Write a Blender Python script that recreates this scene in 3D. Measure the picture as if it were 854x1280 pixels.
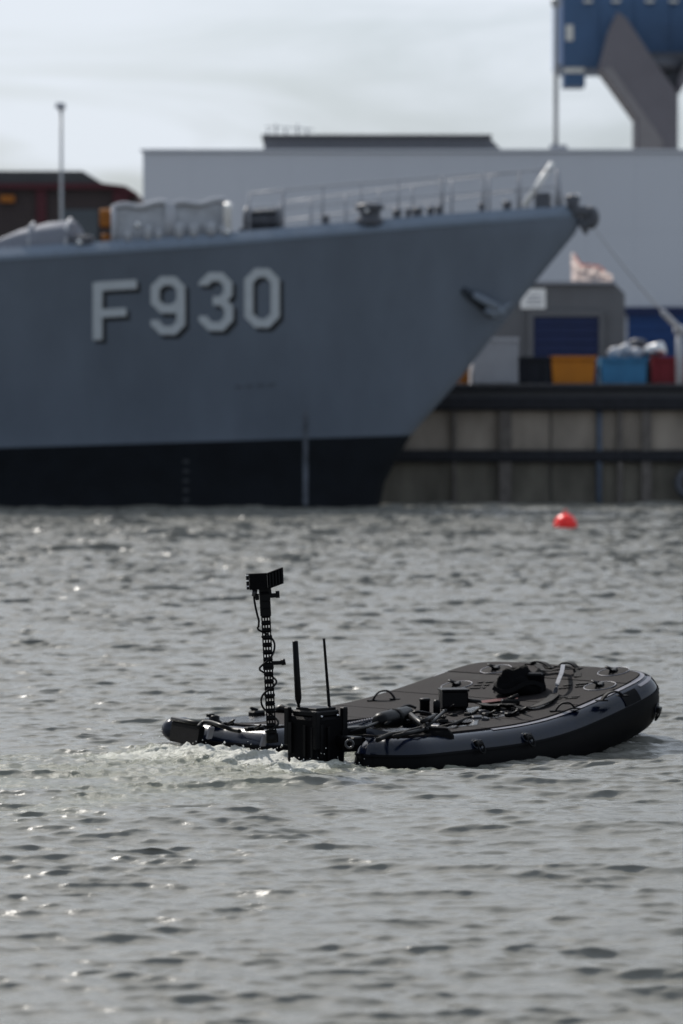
import bpy, bmesh, math, random
import numpy as np
from mathutils import Vector, Matrix, noise as mnoise

# ------------------------------------------------------------------ clear
for o in list(bpy.data.objects):
    bpy.data.objects.remove(o)
S = bpy.context.scene
C = S.collection
random.seed(7)
R = math.radians

# ------------------------------------------------------------------ camera
CAM_H = 2.73                     # eye height above the water
FPX = 4400.0                     # focal length in photograph pixels (854 x 1280)
PITCH = math.atan(120 / FPX)     # horizon lies above the picture centre
cam_d = bpy.data.cameras.new("camera")
cam = bpy.data.objects.new("camera", cam_d)
C.objects.link(cam)
cam.location = (0, 0, CAM_H)
cam.rotation_euler = (math.pi / 2 - PITCH, 0, 0)
cam_d.sensor_fit = 'VERTICAL'
cam_d.sensor_height = 36.0
cam_d.lens = FPX * 36.0 / 1280
cam_d.clip_start = 0.5
cam_d.clip_end = 6000
cam_d.dof.use_dof = True
cam_d.dof.focus_distance = 26.0
cam_d.dof.aperture_fstop = cam_d.lens / 1000 / 0.067
S.camera = cam

# ------------------------------------------------------------------ world and sun
SUN_EL, SUN_AZ = R(44), R(-30)   # azimuth measured from +Y (view axis) towards +X
w = bpy.data.worlds.new("World")
S.world = w
w.use_nodes = True
wn, wl = w.node_tree.nodes, w.node_tree.links
wn.clear()
out = wn.new('ShaderNodeOutputWorld')
bg = wn.new('ShaderNodeBackground')
bg.inputs['Strength'].default_value = 0.086
sky = wn.new('ShaderNodeTexSky')
sky.sky_type = 'NISHITA'
sky.sun_disc = False
sky.sun_elevation = SUN_EL
sky.sun_rotation = SUN_AZ
sky.air_density = 1.0
sky.dust_density = 6.0
sky.ozone_density = 2.5
# thin high cloud: streaks of cirrus over a milky sky
tc = wn.new('ShaderNodeTexCoord')
mp = wn.new('ShaderNodeMapping')
mp.inputs['Scale'].default_value = (3.0, 3.0, 16.0)
mp.inputs['Rotation'].default_value = (0, R(13), 0)
n1 = wn.new('ShaderNodeTexNoise')
n1.inputs['Scale'].default_value = 2.2
n1.inputs['Detail'].default_value = 7
n1.inputs['Roughness'].default_value = 0.55
n1.inputs['Distortion'].default_value = 0.6
rp = wn.new('ShaderNodeValToRGB')
rp.color_ramp.elements[0].position = 0.41
rp.color_ramp.elements[0].color = (0.0, 0.0, 0.0, 1)
rp.color_ramp.elements[1].position = 0.61
rp.color_ramp.elements[1].color = (0.85, 0.85, 0.85, 1)
mx = wn.new('ShaderNodeMix')
mx.data_type = 'RGBA'
mx.inputs['B'].default_value = (6.3, 6.3, 6.35, 1)
wl.new(tc.outputs['Generated'], mp.inputs['Vector'])
wl.new(mp.outputs['Vector'], n1.inputs['Vector'])
wl.new(n1.outputs['Fac'], rp.inputs['Fac'])
wl.new(rp.outputs['Color'], mx.inputs['Factor'])
veil = wn.new('ShaderNodeMix')        # even milky veil of high haze
veil.data_type = 'RGBA'
veil.inputs['Factor'].default_value = 0.52
veil.inputs['B'].default_value = (4.35, 4.9, 5.3, 1)
wl.new(sky.outputs['Color'], veil.inputs['A'])
wl.new(veil.outputs['Result'], mx.inputs['A'])
wb = wn.new('ShaderNodeMix')          # cool daylight balance of the whole sky
wb.data_type = 'RGBA'
wb.blend_type = 'MULTIPLY'
wb.inputs['Factor'].default_value = 1.0
wb.inputs['B'].default_value = (0.92, 0.985, 1.065, 1)
wl.new(mx.outputs['Result'], wb.inputs['A'])
wl.new(wb.outputs['Result'], bg.inputs['Color'])
wl.new(bg.outputs['Background'], out.inputs['Surface'])

sd = bpy.data.lights.new("sun", 'SUN')
sd.energy = 3.4
sd.angle = R(0.6)
sd.color = (1.0, 0.95, 0.88)
sun = bpy.data.objects.new("sun", sd)
C.objects.link(sun)
to_sun = Vector((math.sin(SUN_AZ) * math.cos(SUN_EL), math.cos(SUN_AZ) * math.cos(SUN_EL), math.sin(SUN_EL)))
sun.rotation_euler = to_sun.to_track_quat('Z', 'Y').to_euler()
sun.location = to_sun * 80

S.view_settings.view_transform = 'Standard'
S.view_settings.look = 'None'
S.view_settings.exposure = 0.68
S.view_settings.gamma = 1.0
S.view_settings.use_curve_mapping = False
S.render.engine = 'CYCLES'
S.cycles.use_denoising = True
S.cycles.max_bounces = 6
S.cycles.glossy_bounces = 4
S.cycles.sample_clamp_indirect = 6
S.cycles.sample_clamp_direct = 2.2

# ------------------------------------------------------------------ helpers
CAMLOC = Vector((0, 0, CAM_H))
CAMROT = cam.rotation_euler.to_matrix()


def ray(px, py):
    d = CAMROT @ Vector(((px - 427) / FPX, (640 - py) / FPX, -1.0))
    return d.normalized()


def at(px, py, Y):
    """world point at distance Y along the view axis that the photograph shows at (px, py)"""
    d = ray(px, py)
    return CAMLOC + d * (Y / d.y)


def on_z(px, py, z):
    d = ray(px, py)
    return CAMLOC + d * ((z - CAM_H) / d.z)


def mat(name, col, rough=0.5, metal=0.0, var=0.0, vscale=3.0, bump=0.0, bscale=40.0, spec=0.5, stretch=None, var_col=None):
    m = bpy.data.materials.new(name)
    m.use_nodes = True
    n, l = m.node_tree.nodes, m.node_tree.links
    p = n['Principled BSDF']
    p.inputs['Base Color'].default_value = (*col, 1)
    p.inputs['Roughness'].default_value = rough
    p.inputs['Metallic'].default_value = metal
    p.inputs['Specular IOR Level'].default_value = spec
    tcn = n.new('ShaderNodeTexCoord')
    vec = tcn.outputs['Object']
    if stretch:
        mpn = n.new('ShaderNodeMapping')
        mpn.inputs['Scale'].default_value = stretch
        l.new(vec, mpn.inputs['Vector'])
        vec = mpn.outputs['Vector']
    if var > 0:
        t = n.new('ShaderNodeTexNoise')
        t.inputs['Scale'].default_value = vscale
        t.inputs['Detail'].default_value = 6
        t.inputs['Roughness'].default_value = 0.6
        l.new(vec, t.inputs['Vector'])
        r = n.new('ShaderNodeValToRGB')
        r.color_ramp.elements[0].position = 0.3
        r.color_ramp.elements[1].position = 0.72
        c2 = var_col or tuple(min(1, c * (1 + var)) for c in col)
        r.color_ramp.elements[0].color = (*[c * (1 - var) for c in col], 1)
        r.color_ramp.elements[1].color = (*c2, 1)
        l.new(t.outputs['Fac'], r.inputs['Fac'])
        l.new(r.outputs['Color'], p.inputs['Base Color'])
        rr = n.new('ShaderNodeMapRange')
        rr.inputs['To Min'].default_value = max(0.03, rough - 0.12)
        rr.inputs['To Max'].default_value = min(1, rough + 0.12)
        l.new(t.outputs['Fac'], rr.inputs['Value'])
        l.new(rr.outputs['Result'], p.inputs['Roughness'])
    if bump > 0:
        t2 = n.new('ShaderNodeTexNoise')
        t2.inputs['Scale'].default_value = bscale
        t2.inputs['Detail'].default_value = 4
        l.new(vec, t2.inputs['Vector'])
        b = n.new('ShaderNodeBump')
        b.inputs['Strength'].default_value = bump
        b.inputs['Distance'].default_value = 0.02
        l.new(t2.outputs['Fac'], b.inputs['Height'])
        l.new(b.outputs['Normal'], p.inputs['Normal'])
    return m


class MB:
    """collects shapes for ONE mesh"""

    def __init__(s):
        s.v, s.f, s.sm = [], [], []

    def add(s, vs, fs, smooth=False):
        o = len(s.v)
        s.v += [Vector(p) for p in vs]
        s.f += [tuple(o + i for i in q) for q in fs]
        s.sm += [smooth] * len(fs)
        return s

    def box(s, c, size, rot=None, taper=1.0, bev=0.0):
        x, y, z = [k / 2 for k in size]
        c = Vector(c)
        if bev > 0:
            bev = min(bev, x * .45, y * .45, z * .45)
            bm = bmesh.new()
            bmesh.ops.create_cube(bm, size=1)
            for q in bm.verts:
                k = taper if q.co.z > 0 else 1
                q.co = Vector((q.co.x * 2 * x * k, q.co.y * 2 * y * k, q.co.z * 2 * z))
            bmesh.ops.bevel(bm, geom=bm.edges[:] , offset=bev, segments=1, affect='EDGES')
            bm.verts.index_update()
            vs = [q.co.copy() for q in bm.verts]
            fs = [tuple(q.index for q in f.verts) for f in bm.faces]
            bm.free()
        else:
            vs = [Vector((sx * x * (taper if sz > 0 else 1), sy * y * (taper if sz > 0 else 1), sz * z)) for sz in (-1, 1) for sy in (-1, 1) for sx in (-1, 1)]
            fs = [(0, 2, 3, 1), (4, 5, 7, 6), (0, 1, 5, 4), (2, 6, 7, 3), (0, 4, 6, 2), (1, 3, 7, 5)]
        if rot is not None:
            vs = [rot @ p for p in vs]
        return s.add([p + c for p in vs], fs)

    def tube(s, pts, r, n=8, closed=False, smooth=True, flat=None):
        pts = [Vector(p) for p in pts]
        k = len(pts)
        rs = r if isinstance(r, (list, tuple)) else [r] * k
        vs, fs = [], []
        up = None
        for i, p in enumerate(pts):
            a = pts[(i - 1) % k] if (closed or i > 0) else p
            b = pts[(i + 1) % k] if (closed or i < k - 1) else p
            t = (b - a)
            t = t.normalized() if t.length > 1e-9 else Vector((0, 0, 1))
            if up is None:
                up = Vector((0, 0, 1)) if abs(t.z) < 0.9 else Vector((1, 0, 0))
            sd_ = t.cross(up)
            if sd_.length < 1e-6:
                sd_ = t.orthogonal()
            sd_.normalize()
            up2 = sd_.cross(t).normalized()
            up = up2
            for j in range(n):
                an = 2 * math.pi * j / n
                kx, ky = (1, 1) if flat is None else flat
                vs.append(p + sd_ * (math.cos(an) * rs[i] * kx) + up2 * (math.sin(an) * rs[i] * ky))
        m = k if closed else k - 1
        for i in range(m):
            for j in range(n):
                a0, a1 = i * n + j, i * n + (j + 1) % n
                b0, b1 = ((i + 1) % k) * n + j, ((i + 1) % k) * n + (j + 1) % n
                fs.append((a0, a1, b1, b0))
        if not closed:
            fs.append(tuple(range(n - 1, -1, -1)))
            fs.append(tuple((k - 1) * n + j for j in range(n)))
        return s.add(vs, fs, smooth)

    def prism(s, poly, axis, depth, org=(0, 0, 0)):
        """poly: 2-D points; axis 'y': (x, z) extruded along y by depth; 'z': (x, y) extruded along z"""
        n = len(poly)
        org = Vector(org)
        vs = []
        for d in (0, depth):
            for a, b in poly:
                vs.append(org + (Vector((a, d, b)) if axis == 'y' else Vector((a, b, d)) if axis == 'z' else Vector((d, a, b))))
        fs = [tuple(range(n)), tuple(range(2 * n - 1, n - 1, -1))]
        for i in range(n):
            j = (i + 1) % n
            fs.append((i, i + n, j + n, j))
        return s.add(vs, fs)

    def lathe(s, prof, c, n=20, rot=None):
        c = Vector(c)
        vs, fs = [], []
        for r_, z in prof:
            for j in range(n):
                a = 2 * math.pi * j / n
                p = Vector((r_ * math.cos(a), r_ * math.sin(a), z))
                vs.append(c + (rot @ p if rot is not None else p))
        for i in range(len(prof) - 1):
            for j in range(n):
                fs.append((i * n + j, i * n + (j + 1) % n, (i + 1) * n + (j + 1) % n, (i + 1) * n + j))
        fs.append(tuple(range(n - 1, -1, -1)))
        fs.append(tuple((len(prof) - 1) * n + j for j in range(n)))
        return s.add(vs, fs, True)

    def ribbon(s, pts, wdt, th=0.004, side=None):
        """flat strap along pts; side = width direction"""
        pts = [Vector(p) for p in pts]
        vs, fs = [], []
        k = len(pts)
        for i, p in enumerate(pts):
            t = (pts[min(i + 1, k - 1)] - pts[max(i - 1, 0)]).normalized()
            sdv = (side if side is not None else t.cross(Vector((0, 0, 1))))
            sdv = (sdv - t * sdv.dot(t)).normalized() * (wdt / 2)
            nn = sdv.cross(t).normalized() * (th / 2)
            vs += [p - sdv - nn, p + sdv - nn, p + sdv + nn, p - sdv + nn]
        for i in range(k - 1):
            a, b = i * 4, i * 4 + 4
            for j in range(4):
                fs.append((a + j, a + (j + 1) % 4, b + (j + 1) % 4, b + j))
        fs.append((3, 2, 1, 0))
        e = (k - 1) * 4
        fs.append((e, e + 1, e + 2, e + 3))
        return s.add(vs, fs, False)

    def mesh(s, name, org=Vector((0, 0, 0))):
        me = bpy.data.meshes.new(name)
        me.from_pydata([tuple(p - org) for p in s.v], [], s.f)
        bm = bmesh.new()
        bm.from_mesh(me)
        bmesh.ops.recalc_face_normals(bm, faces=bm.faces)
        bm.to_mesh(me)
        bm.free()
        me.polygons.foreach_set('use_smooth', s.sm)
        me.update()
        return me


ORG = {}


def tag(o, label=None, cat=None, group=None, kind=None):
    if label: o['label'] = label
    if cat: o['category'] = cat
    if group: o['group'] = group
    if kind: o['kind'] = kind
    return o


def thing(name, loc, label, cat, group=None):
    o = bpy.data.objects.new(name, None)
    o.empty_display_size = 0.2
    C.objects.link(o)
    o.location = loc
    ORG[o] = Vector(loc)
    return tag(o, label, cat, group)


def part(name, mb, m, parent=None, label=None):
    """one mesh object; vertices are given in the frame of the thing's parent world (unrotated)"""
    org = ORG.get(parent, Vector((0, 0, 0)))
    o = bpy.data.objects.new(name, mb.mesh(name, org))
    C.objects.link(o)
    for mm in (m if isinstance(m, (list, tuple)) else [m]):
        o.data.materials.append(mm)
    if parent is not None:
        o.parent = parent
        ORG[o] = org
    if label: o['label'] = label
    return o


def single(name, mb, m, loc, label, cat, group=None):
    o = bpy.data.objects.new(name, mb.mesh(name, Vector(loc)))
    C.objects.link(o)
    o.location = loc
    o.data.materials.append(m)
    ORG[o] = Vector(loc)
    return tag(o, label, cat, group)


def inst(src, parent, loc, rot=None, name=None):
    o = bpy.data.objects.new(name or src.name.split('.')[0], src.data)
    C.objects.link(o)
    o.parent = parent
    o.location = loc
    if rot: o.rotation_euler = rot
    return o


# ------------------------------------------------------------------ materials
M = dict(
    hull=mat('frigate_grey_paint', (0.119, 0.144, 0.184), 0.5, var=0.15, vscale=0.45, bump=0.16, bscale=0.7, spec=0.3, stretch=(1, 1, 0.3)),
    boot=mat('boot_topping_black', (0.007, 0.009, 0.0125), 0.65, var=0.3, vscale=1.2, spec=0.15),
    strake=mat('hull_grey_skylit', (0.14, 0.175, 0.225), 0.55, var=0.08, spec=0.25),
    deck=mat('deck_coating', (0.10, 0.11, 0.12), 0.8, var=0.15),
    letter=mat('pennant_white_grey', (0.47, 0.51, 0.55), 0.6, var=0.06, spec=0.3),
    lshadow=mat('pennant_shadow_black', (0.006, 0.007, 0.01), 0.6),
    canvas=mat('grey_canvas', (0.34, 0.355, 0.385), 0.85, var=0.12, bump=0.2, bscale=9, spec=0.15),
    dark=mat('dark_machinery', (0.07, 0.075, 0.09), 0.5, var=0.2, spec=0.3),
    steel=mat('worn_steel', (0.55, 0.55, 0.55), 0.22, 0.9, var=0.15),
    rail=mat('rail_grey', (0.27, 0.28, 0.31), 0.5, spec=0.3),
    white=mat('white_paint', (0.75, 0.74, 0.72), 0.4, var=0.06),
    orange=mat('orange_paint', (0.24, 0.085, 0.014), 0.6, var=0.15, spec=0.2),
    skip_orange=mat('skip_orange_paint', (0.40, 0.14, 0.010), 0.55, var=0.12, vscale=2, spec=0.25),
    skip_blue=mat('skip_blue_paint', (0.035, 0.15, 0.29), 0.55, var=0.15, vscale=2, spec=0.25),
    skip_red=mat('crate_red_paint', (0.15, 0.013, 0.02), 0.55, var=0.15, vscale=2, spec=0.25),
    skip_black=mat('bin_black', (0.010, 0.012, 0.018), 0.55, var=0.2, spec=0.2),
    container=mat('container_pale_grey', (0.33, 0.34, 0.37), 0.55, var=0.08, vscale=2, spec=0.3),
    concrete=mat('quay_concrete', (0.27, 0.235, 0.20), 0.85, var=0.35, vscale=0.9, bump=0.4, bscale=6, stretch=(1, 1, .4)),
    concrete_wet=mat('quay_concrete_tidal', (0.125, 0.115, 0.095), 0.6, var=0.45, vscale=1.1, bump=0.4, bscale=6, stretch=(1, 1, .4), spec=0.2),
    timber=mat('tarred_fender_timber', (0.020, 0.021, 0.026), 0.75, var=0.3, vscale=4, spec=0.2),
    pipe_blue=mat('blue_pipe_paint', (0.075, 0.095, 0.13), 0.6, var=0.2, spec=0.2),
    ground=mat('quay_paving', (0.17, 0.165, 0.16), 0.9, var=0.2, vscale=0.6),
    shed=mat('warehouse_cladding', (0.46, 0.475, 0.51), 0.65, var=0.035, vscale=0.08, spec=0.3),
    roofbox=mat('roof_plant_cladding', (0.10, 0.105, 0.12), 0.65, var=0.08, spec=0.2),
    render_grey=mat('grey_render', (0.12, 0.121, 0.128), 0.85, var=0.1, vscale=0.9, spec=0.2),
    door_blue=mat('door_dark_blue', (0.014, 0.023, 0.070), 0.5, var=0.1, spec=0.2),
    door_mid=mat('door_mid_blue', (0.015, 0.045, 0.14), 0.5, var=0.1, spec=0.2),
    cloth_white=mat('white_sheet', (0.78, 0.72, 0.70), 0.7, var=0.05),
    cloth_red=mat('red_trim', (0.72, 0.16, 0.08), 0.7),
    shed_red=mat('dark_red_trim', (0.062, 0.018, 0.023), 0.7, spec=0.2),
    shed_dark=mat('dark_brown_cladding', (0.040, 0.031, 0.031), 0.65, var=0.2, vscale=.3, spec=0.2),
    shed_roof=mat('dark_shed_roof', (0.055, 0.055, 0.058), 0.8, var=0.12, vscale=.4, spec=0.2),
    crane_blue=mat('crane_blue_paint', (0.050, 0.098, 0.185), 0.55, var=0.18, vscale=.5, spec=0.25),
    crane_grey=mat('crane_grey_paint', (0.125, 0.118, 0.132), 0.6, var=0.1, vscale=.4, spec=0.25),
    pale=mat('pale_panel', (0.55, 0.54, 0.5), 0.5),
    glass=mat('dark_glass', (0.03, 0.04, 0.05), 0.08),
    pole=mat('galvanised_pole', (0.26, 0.27, 0.28), 0.45, 0.5, var=0.1),
    rope=mat('mooring_rope_fibre', (0.42, 0.43, 0.46), 0.9, var=0.15, vscale=8, spec=0.1),
    buoy=mat('buoy_red_plastic', (0.78, 0.012, 0.008), 0.28, var=0.08, vscale=5, spec=0.4),
    pile=mat('fender_pile_timber', (0.12, 0.108, 0.10), 0.75, var=0.3, vscale=4, spec=0.2),
    # boat
    navy=mat('navy_pvc_fabric', (0.0014, 0.0036, 0.0115), 0.2, var=0.35, vscale=7, bump=0.05, bscale=50, spec=0.32),
    black_pvc=mat('black_pvc_fabric', (0.0022, 0.0022, 0.0028), 0.5, var=0.3, vscale=9, bump=0.05, bscale=70, spec=0.05),
    pad=mat('grey_foam_decking', (0.0145, 0.0128, 0.0132), 0.8, var=0.4, vscale=6, bump=0.25, bscale=160, spec=0.08),
    pad_band=mat('dark_deck_band', (0.011, 0.010, 0.0105), 0.8, var=0.2, vscale=8, spec=0.1),
    trim=mat('grey_pvc_trim', (0.11, 0.11, 0.13), 0.42, var=0.15, vscale=9, spec=0.4),
    red_fade=mat('faded_red_print', (0.070, 0.024, 0.026), 0.8, var=0.2, vscale=14, spec=0.12),
    print_dark=mat('dark_print', (0.008, 0.008, 0.008), 0.7, spec=0.2),
    gear=mat('black_gear', (0.0022, 0.0022, 0.0028), 0.4, var=0.3, vscale=14, spec=0.10),
    gear_matte=mat('black_nylon', (0.0024, 0.0024, 0.003), 0.7, var=0.3, vscale=30, bump=0.3, bscale=90, spec=0.05),
    gear_grey=mat('grey_gear', (0.02, 0.02, 0.024), 0.35, var=0.2, vscale=20, spec=0.4),
    web=mat('black_webbing', (0.0035, 0.0035, 0.0042), 0.65, bump=0.3, bscale=200, spec=0.1),
    web_pale=mat('pale_webbing', (0.09, 0.095, 0.115), 0.5, var=0.5, vscale=40),
    steel_ring=mat('wet_steel', (0.42, 0.42, 0.44), 0.2, 1.0),
)


def let_light_through(m, k):
    n, l = m.node_tree.nodes, m.node_tree.links
    p = n['Principled BSDF']
    tr = n.new('ShaderNodeBsdfTranslucent')
    tr.inputs['Color'].default_value = (0.8, 0.74, 0.72, 1)
    mixs = n.new('ShaderNodeMixShader')
    mixs.inputs['Fac'].default_value = k
    o_ = n['Material Output']
    l.new(p.outputs['BSDF'], mixs.inputs[1])
    l.new(tr.outputs['BSDF'], mixs.inputs[2])
    l.new(mixs.outputs['Shader'], o_.inputs['Surface'])


let_light_through(M['cloth_white'], 0.65)


def water_material():
    m = bpy.data.materials.new('harbour_water')
    m.use_nodes = True
    n, l = m.node_tree.nodes, m.node_tree.links
    p = n['Principled BSDF']
    p.inputs['Roughness'].default_value = 0.14
    p.inputs['IOR'].default_value = 1.333
    tcn = n.new('ShaderNodeTexCoord')
    # fine ripples as relief
    mp1 = n.new('ShaderNodeMapping')
    mp1.inputs['Scale'].default_value = (0.55, 1.0, 1.0)
    l.new(tcn.outputs['Object'], mp1.inputs['Vector'])
    a = n.new('ShaderNodeTexNoise')
    a.inputs['Scale'].default_value = 21
    a.inputs['Detail'].default_value = 5
    a.inputs['Roughness'].default_value = 0.6
    l.new(mp1.outputs['Vector'], a.inputs['Vector'])
    b = n.new('ShaderNodeBump')
    b.inputs['Strength'].default_value = 0.36
    b.inputs['Distance'].default_value = 0.02
    l.new(a.outputs['Fac'], b.inputs['Height'])
    l.new(b.outputs['Normal'], p.inputs['Normal'])
    fb = n.new('ShaderNodeTexNoise')
    fb.inputs['Scale'].default_value = 60
    fb.inputs['Detail'].default_value = 5
    fb.inputs['Roughness'].default_value = 0.7
    l.new(tcn.outputs['Object'], fb.inputs['Vector'])
    fa_ = n.new('ShaderNodeAttribute'); fa_.attribute_name = 'foam'
    b2 = n.new('ShaderNodeBump')
    b2.inputs['Distance'].default_value = 0.03
    l.new(fa_.outputs['Fac'], b2.inputs['Strength'])
    l.new(fb.outputs['Fac'], b2.inputs['Height'])
    l.new(b.outputs['Normal'], b2.inputs['Normal'])
    l.new(b2.outputs['Normal'], p.inputs['Normal'])
    # body colour of the water + foam where the wake attribute says so
    at_ = n.new('ShaderNodeAttribute')
    at_.attribute_name = 'foam'
    fn = n.new('ShaderNodeTexNoise')
    fn.inputs['Scale'].default_value = 30
    fn.inputs['Detail'].default_value = 8
    fn.inputs['Roughness'].default_value = 0.72
    l.new(tcn.outputs['Object'], fn.inputs['Vector'])
    ad = n.new('ShaderNodeMath'); ad.operation = 'ADD'
    l.new(at_.outputs['Fac'], ad.inputs[0])
    l.new(fn.outputs['Fac'], ad.inputs[1])
    mr = n.new('ShaderNodeMapRange')
    mr.inputs['From Min'].default_value = 1.06
    mr.inputs['From Max'].default_value = 1.55
    l.new(ad.outputs[0], mr.inputs['Value'])
    gt = n.new('ShaderNodeMath'); gt.operation = 'MULTIPLY'
    st = n.new('ShaderNodeMapRange')
    st.inputs['From Min'].default_value = 0.02
    st.inputs['From Max'].default_value = 0.2
    l.new(at_.outputs['Fac'], st.inputs['Value'])
    l.new(mr.outputs['Result'], gt.inputs[0])
    l.new(st.outputs['Result'], gt.inputs[1])
    # aerated green water round the foam
    aer = n.new('ShaderNodeMix'); aer.data_type = 'RGBA'
    aer.inputs['A'].default_value = (0.142, 0.140, 0.125, 1)
    aer.inputs['B'].default_value = (0.20, 0.21, 0.15, 1)
    l.new(at_.outputs['Fac'], aer.inputs['Factor'])
    mxc = n.new('ShaderNodeMix'); mxc.data_type = 'RGBA'
    mxc.inputs['B'].default_value = (0.60, 0.60, 0.56, 1)
    l.new(aer.outputs['Result'], mxc.inputs['A'])
    l.new(gt.outputs[0], mxc.inputs['Factor'])
    l.new(mxc.outputs['Result'], p.inputs['Base Color'])
    rr = n.new('ShaderNodeMapRange')
    rr.inputs['To Min'].default_value = 0.14
    rr.inputs['To Max'].default_value = 0.7
    l.new(gt.outputs[0], rr.inputs['Value'])
    l.new(rr.outputs['Result'], p.inputs['Roughness'])
    return m


# ------------------------------------------------------------------ boat frame (needed by the wake as well)
YAW = R(46)
PITCH_B = R(0.0)
ROLL_B = R(0.0)
BL, BW, BT = 3.70, 2.58, 0.45
b_loc = on_z(345, 915, 0.215)
BM = Matrix.Translation(b_loc) @ Matrix.Rotation(YAW, 4, 'Z') @ Matrix.Rotation(-PITCH_B, 4, 'Y') @ Matrix.Rotation(ROLL_B, 4, 'X')
BMI = BM.inverted()


def rk(u):
    """rocker: the bow half bends up"""
    k = 0.3
    x = (u - 2.0) / k
    return 0.222 * k * (math.log1p(math.exp(x)) if x < 30 else x)


# ------------------------------------------------------------------ water
def build_water():
    rng = np.random.default_rng(11)
    ys = [-400, -150, -60, -25, -8, 0, 5, 8, 10, 11.5, 12.4]
    y = 13.0
    while y < 112:
        ys.append(y)
        d = 0.019 + 0.00080 * (y - 13)
        if 26.5 < y < 32.5: d = 0.024
        y += d
    y_last = y
    d = 0.2
    while y < 2500:
        ys.append(y); d *= 1.28; y += d
    ys = np.array(ys)
    dy = np.gradient(ys)
    ncol = 420
    u = np.linspace(-1, 1, ncol)
    ext = 1 + np.cumsum(0.02 * 1.42 ** np.arange(20))
    U = np.concatenate([-ext[::-1], u, ext])
    hw = np.clip(ys, 14, 112) * 0.0971 * 1.65
    X = U[None, :] * hw[:, None]
    sk = np.abs(U) > 1.3
    Y = np.repeat(ys[:, None], len(U), 1)
    dx = np.abs(np.gradient(X, axis=1))
    sp = np.maximum(dx, np.abs(dy)[:, None] * 0.8)
    # slow gusts
    def vnoise(x, y, s, seed):
        r = np.random.default_rng(seed)
        o = np.zeros_like(x)
        for k in range(7):
            th = r.uniform(0, 2 * np.pi); f = 2 * np.pi / s * r.uniform(.6, 1.6)
            o += np.sin((x * np.cos(th) + y * np.sin(th)) * f + r.uniform(0, 6.28))
        return o / 7 * 1.5
    gust = 1 + 0.24 * vnoise(X, Y, 5.0, 3) + 0.26 * vnoise(X, Y, 1.7, 4)
    gust = np.clip(gust, 0.35, 1.9)
    far_gain = 1 + 0.8 * np.clip((Y - 40) / 45, 0, 1) + 0.4 * np.clip((Y - 70) / 20, 0, 1)      # stands in for the ripples too fine for the far mesh
    Z = np.zeros_like(X); DX = np.zeros_like(X); DY = np.zeros_like(X)
    N = 120
    lam = np.exp(np.linspace(np.log(0.06), np.log(3.2), N))
    lam *= np.exp(rng.normal(0, .03, N))
    th0 = R(-96)
    for i in range(N):
        L = lam[i]
        spread = 0.80 if L < 0.35 else 0.45
        th = th0 + rng.normal(0, spread * 0.7)
        k = 2 * np.pi / L
        wgt = np.exp(-((np.log(L) - np.log(0.26)) / 0.85) ** 2)
        slope = 0.0275 * np.sqrt(wgt + 0.28)
        slope *= 1.4 if 0.07 < L < 0.26 else (0.85 if L > 0.8 else 1.0)
        amp = slope / k
        att = np.clip((L / sp - 1.3) / 1.2, 0, 1)
        ph = k * (X * np.cos(th) + Y * np.sin(th)) + rng.uniform(0, 6.283)
        a = amp * att * far_gain * (gust if L < 2 else 1)
        s, c = np.sin(ph), np.cos(ph)
        Z += a * s
        DX -= 0.95 * a * c * np.cos(th) * -1
        DY -= 0.95 * a * c * np.sin(th) * -1
    DY -= 1.15 * Z          # wind-driven chop leans over: long backs, short steep fronts
    # crest sharpening: Gerstner drift moves points towards the crests
    # ---- wake in the boat's frame
    inv = np.array(BMI)
    bu = inv[0, 0] * X + inv[0, 1] * Y + inv[0, 3]
    bv = inv[1, 0] * X + inv[1, 1] * Y + inv[1, 3]
    sm = lambda a, b, x: np.clip((x - a) / (b - a), 0, 1) ** 2 * (3 - 2 * np.clip((x - a) / (b - a), 0, 1))
    # world-space churn band: from the stern edge trailing off to the left
    aft = np.maximum(-bu, 0)
    wide = 1.22 + 0.10 * aft
    lateral = np.abs(bv - 0.12)
    band = (1 - sm(wide * 0.72, wide * 1.12, lateral)) * sm(0.30, -0.05, bu) * np.exp(-aft / 0.62)
    band2 = (1 - sm(wide * 0.8, wide * 1.6, lateral)) * sm(0.3, -0.2, bu) * np.exp(-aft / 6.0) * 0.70
    near_edge = np.exp(-((bv + 1.34) / 0.13) ** 2) * sm(-0.4, 0.0, bu) * (1 - sm(0.3, 1.3, bu)) * 0.62
    notch = (np.abs(bv + 0.33) < 0.4) * (bu > -0.2) * (bu < 1.2) * 0.5
    streak = 0.5 + 0.5 * vnoise(X, Y, 0.9, 21)
    foam = np.clip(band * 0.85 + band2 * np.clip(streak, 0, 1) + near_edge + notch, 0, 1)
    ch = np.zeros_like(X)
    for i in range(46):
        L = np.exp(rng.uniform(np.log(0.06), np.log(0.42)))
        th = rng.uniform(0, 6.283)
        k = 2 * np.pi / L
        att = np.clip((L / sp - 1.8) / 1.5, 0, 1)
        ch += (0.0085 * L ** 0.5) * att * np.sin(k * (X * np.cos(th) + Y * np.sin(th)) + rng.uniform(0, 6.283))
    ch = np.abs(ch) * 0.8 - 0.006
    Z += ch * np.clip(band * 1.5 + band2 * 0.8 + near_edge, 0, 1) + 0.06 * band * np.exp(-((aft - 0.22) / 0.3) ** 2)
    # broad smooth swell rings beyond the wake
    trough = np.exp(-((bv + 1.6) / 0.45) ** 2) * sm(0.2, 0.9, bu) * (1 - sm(3.0, 4.2, bu))
    Z -= 0.045 * trough
    Xo, Yo = X + DX, Y + DY
    nr, nc = X.shape
    co = np.stack([Xo, Yo, Z], -1).reshape(-1, 3).astype(np.float32)
    idx = np.arange(nr * nc).reshape(nr, nc)
    quads = np.stack([idx[:-1, :-1], idx[:-1, 1:], idx[1:, 1:], idx[1:, :-1]], -1).reshape(-1, 4)
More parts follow.
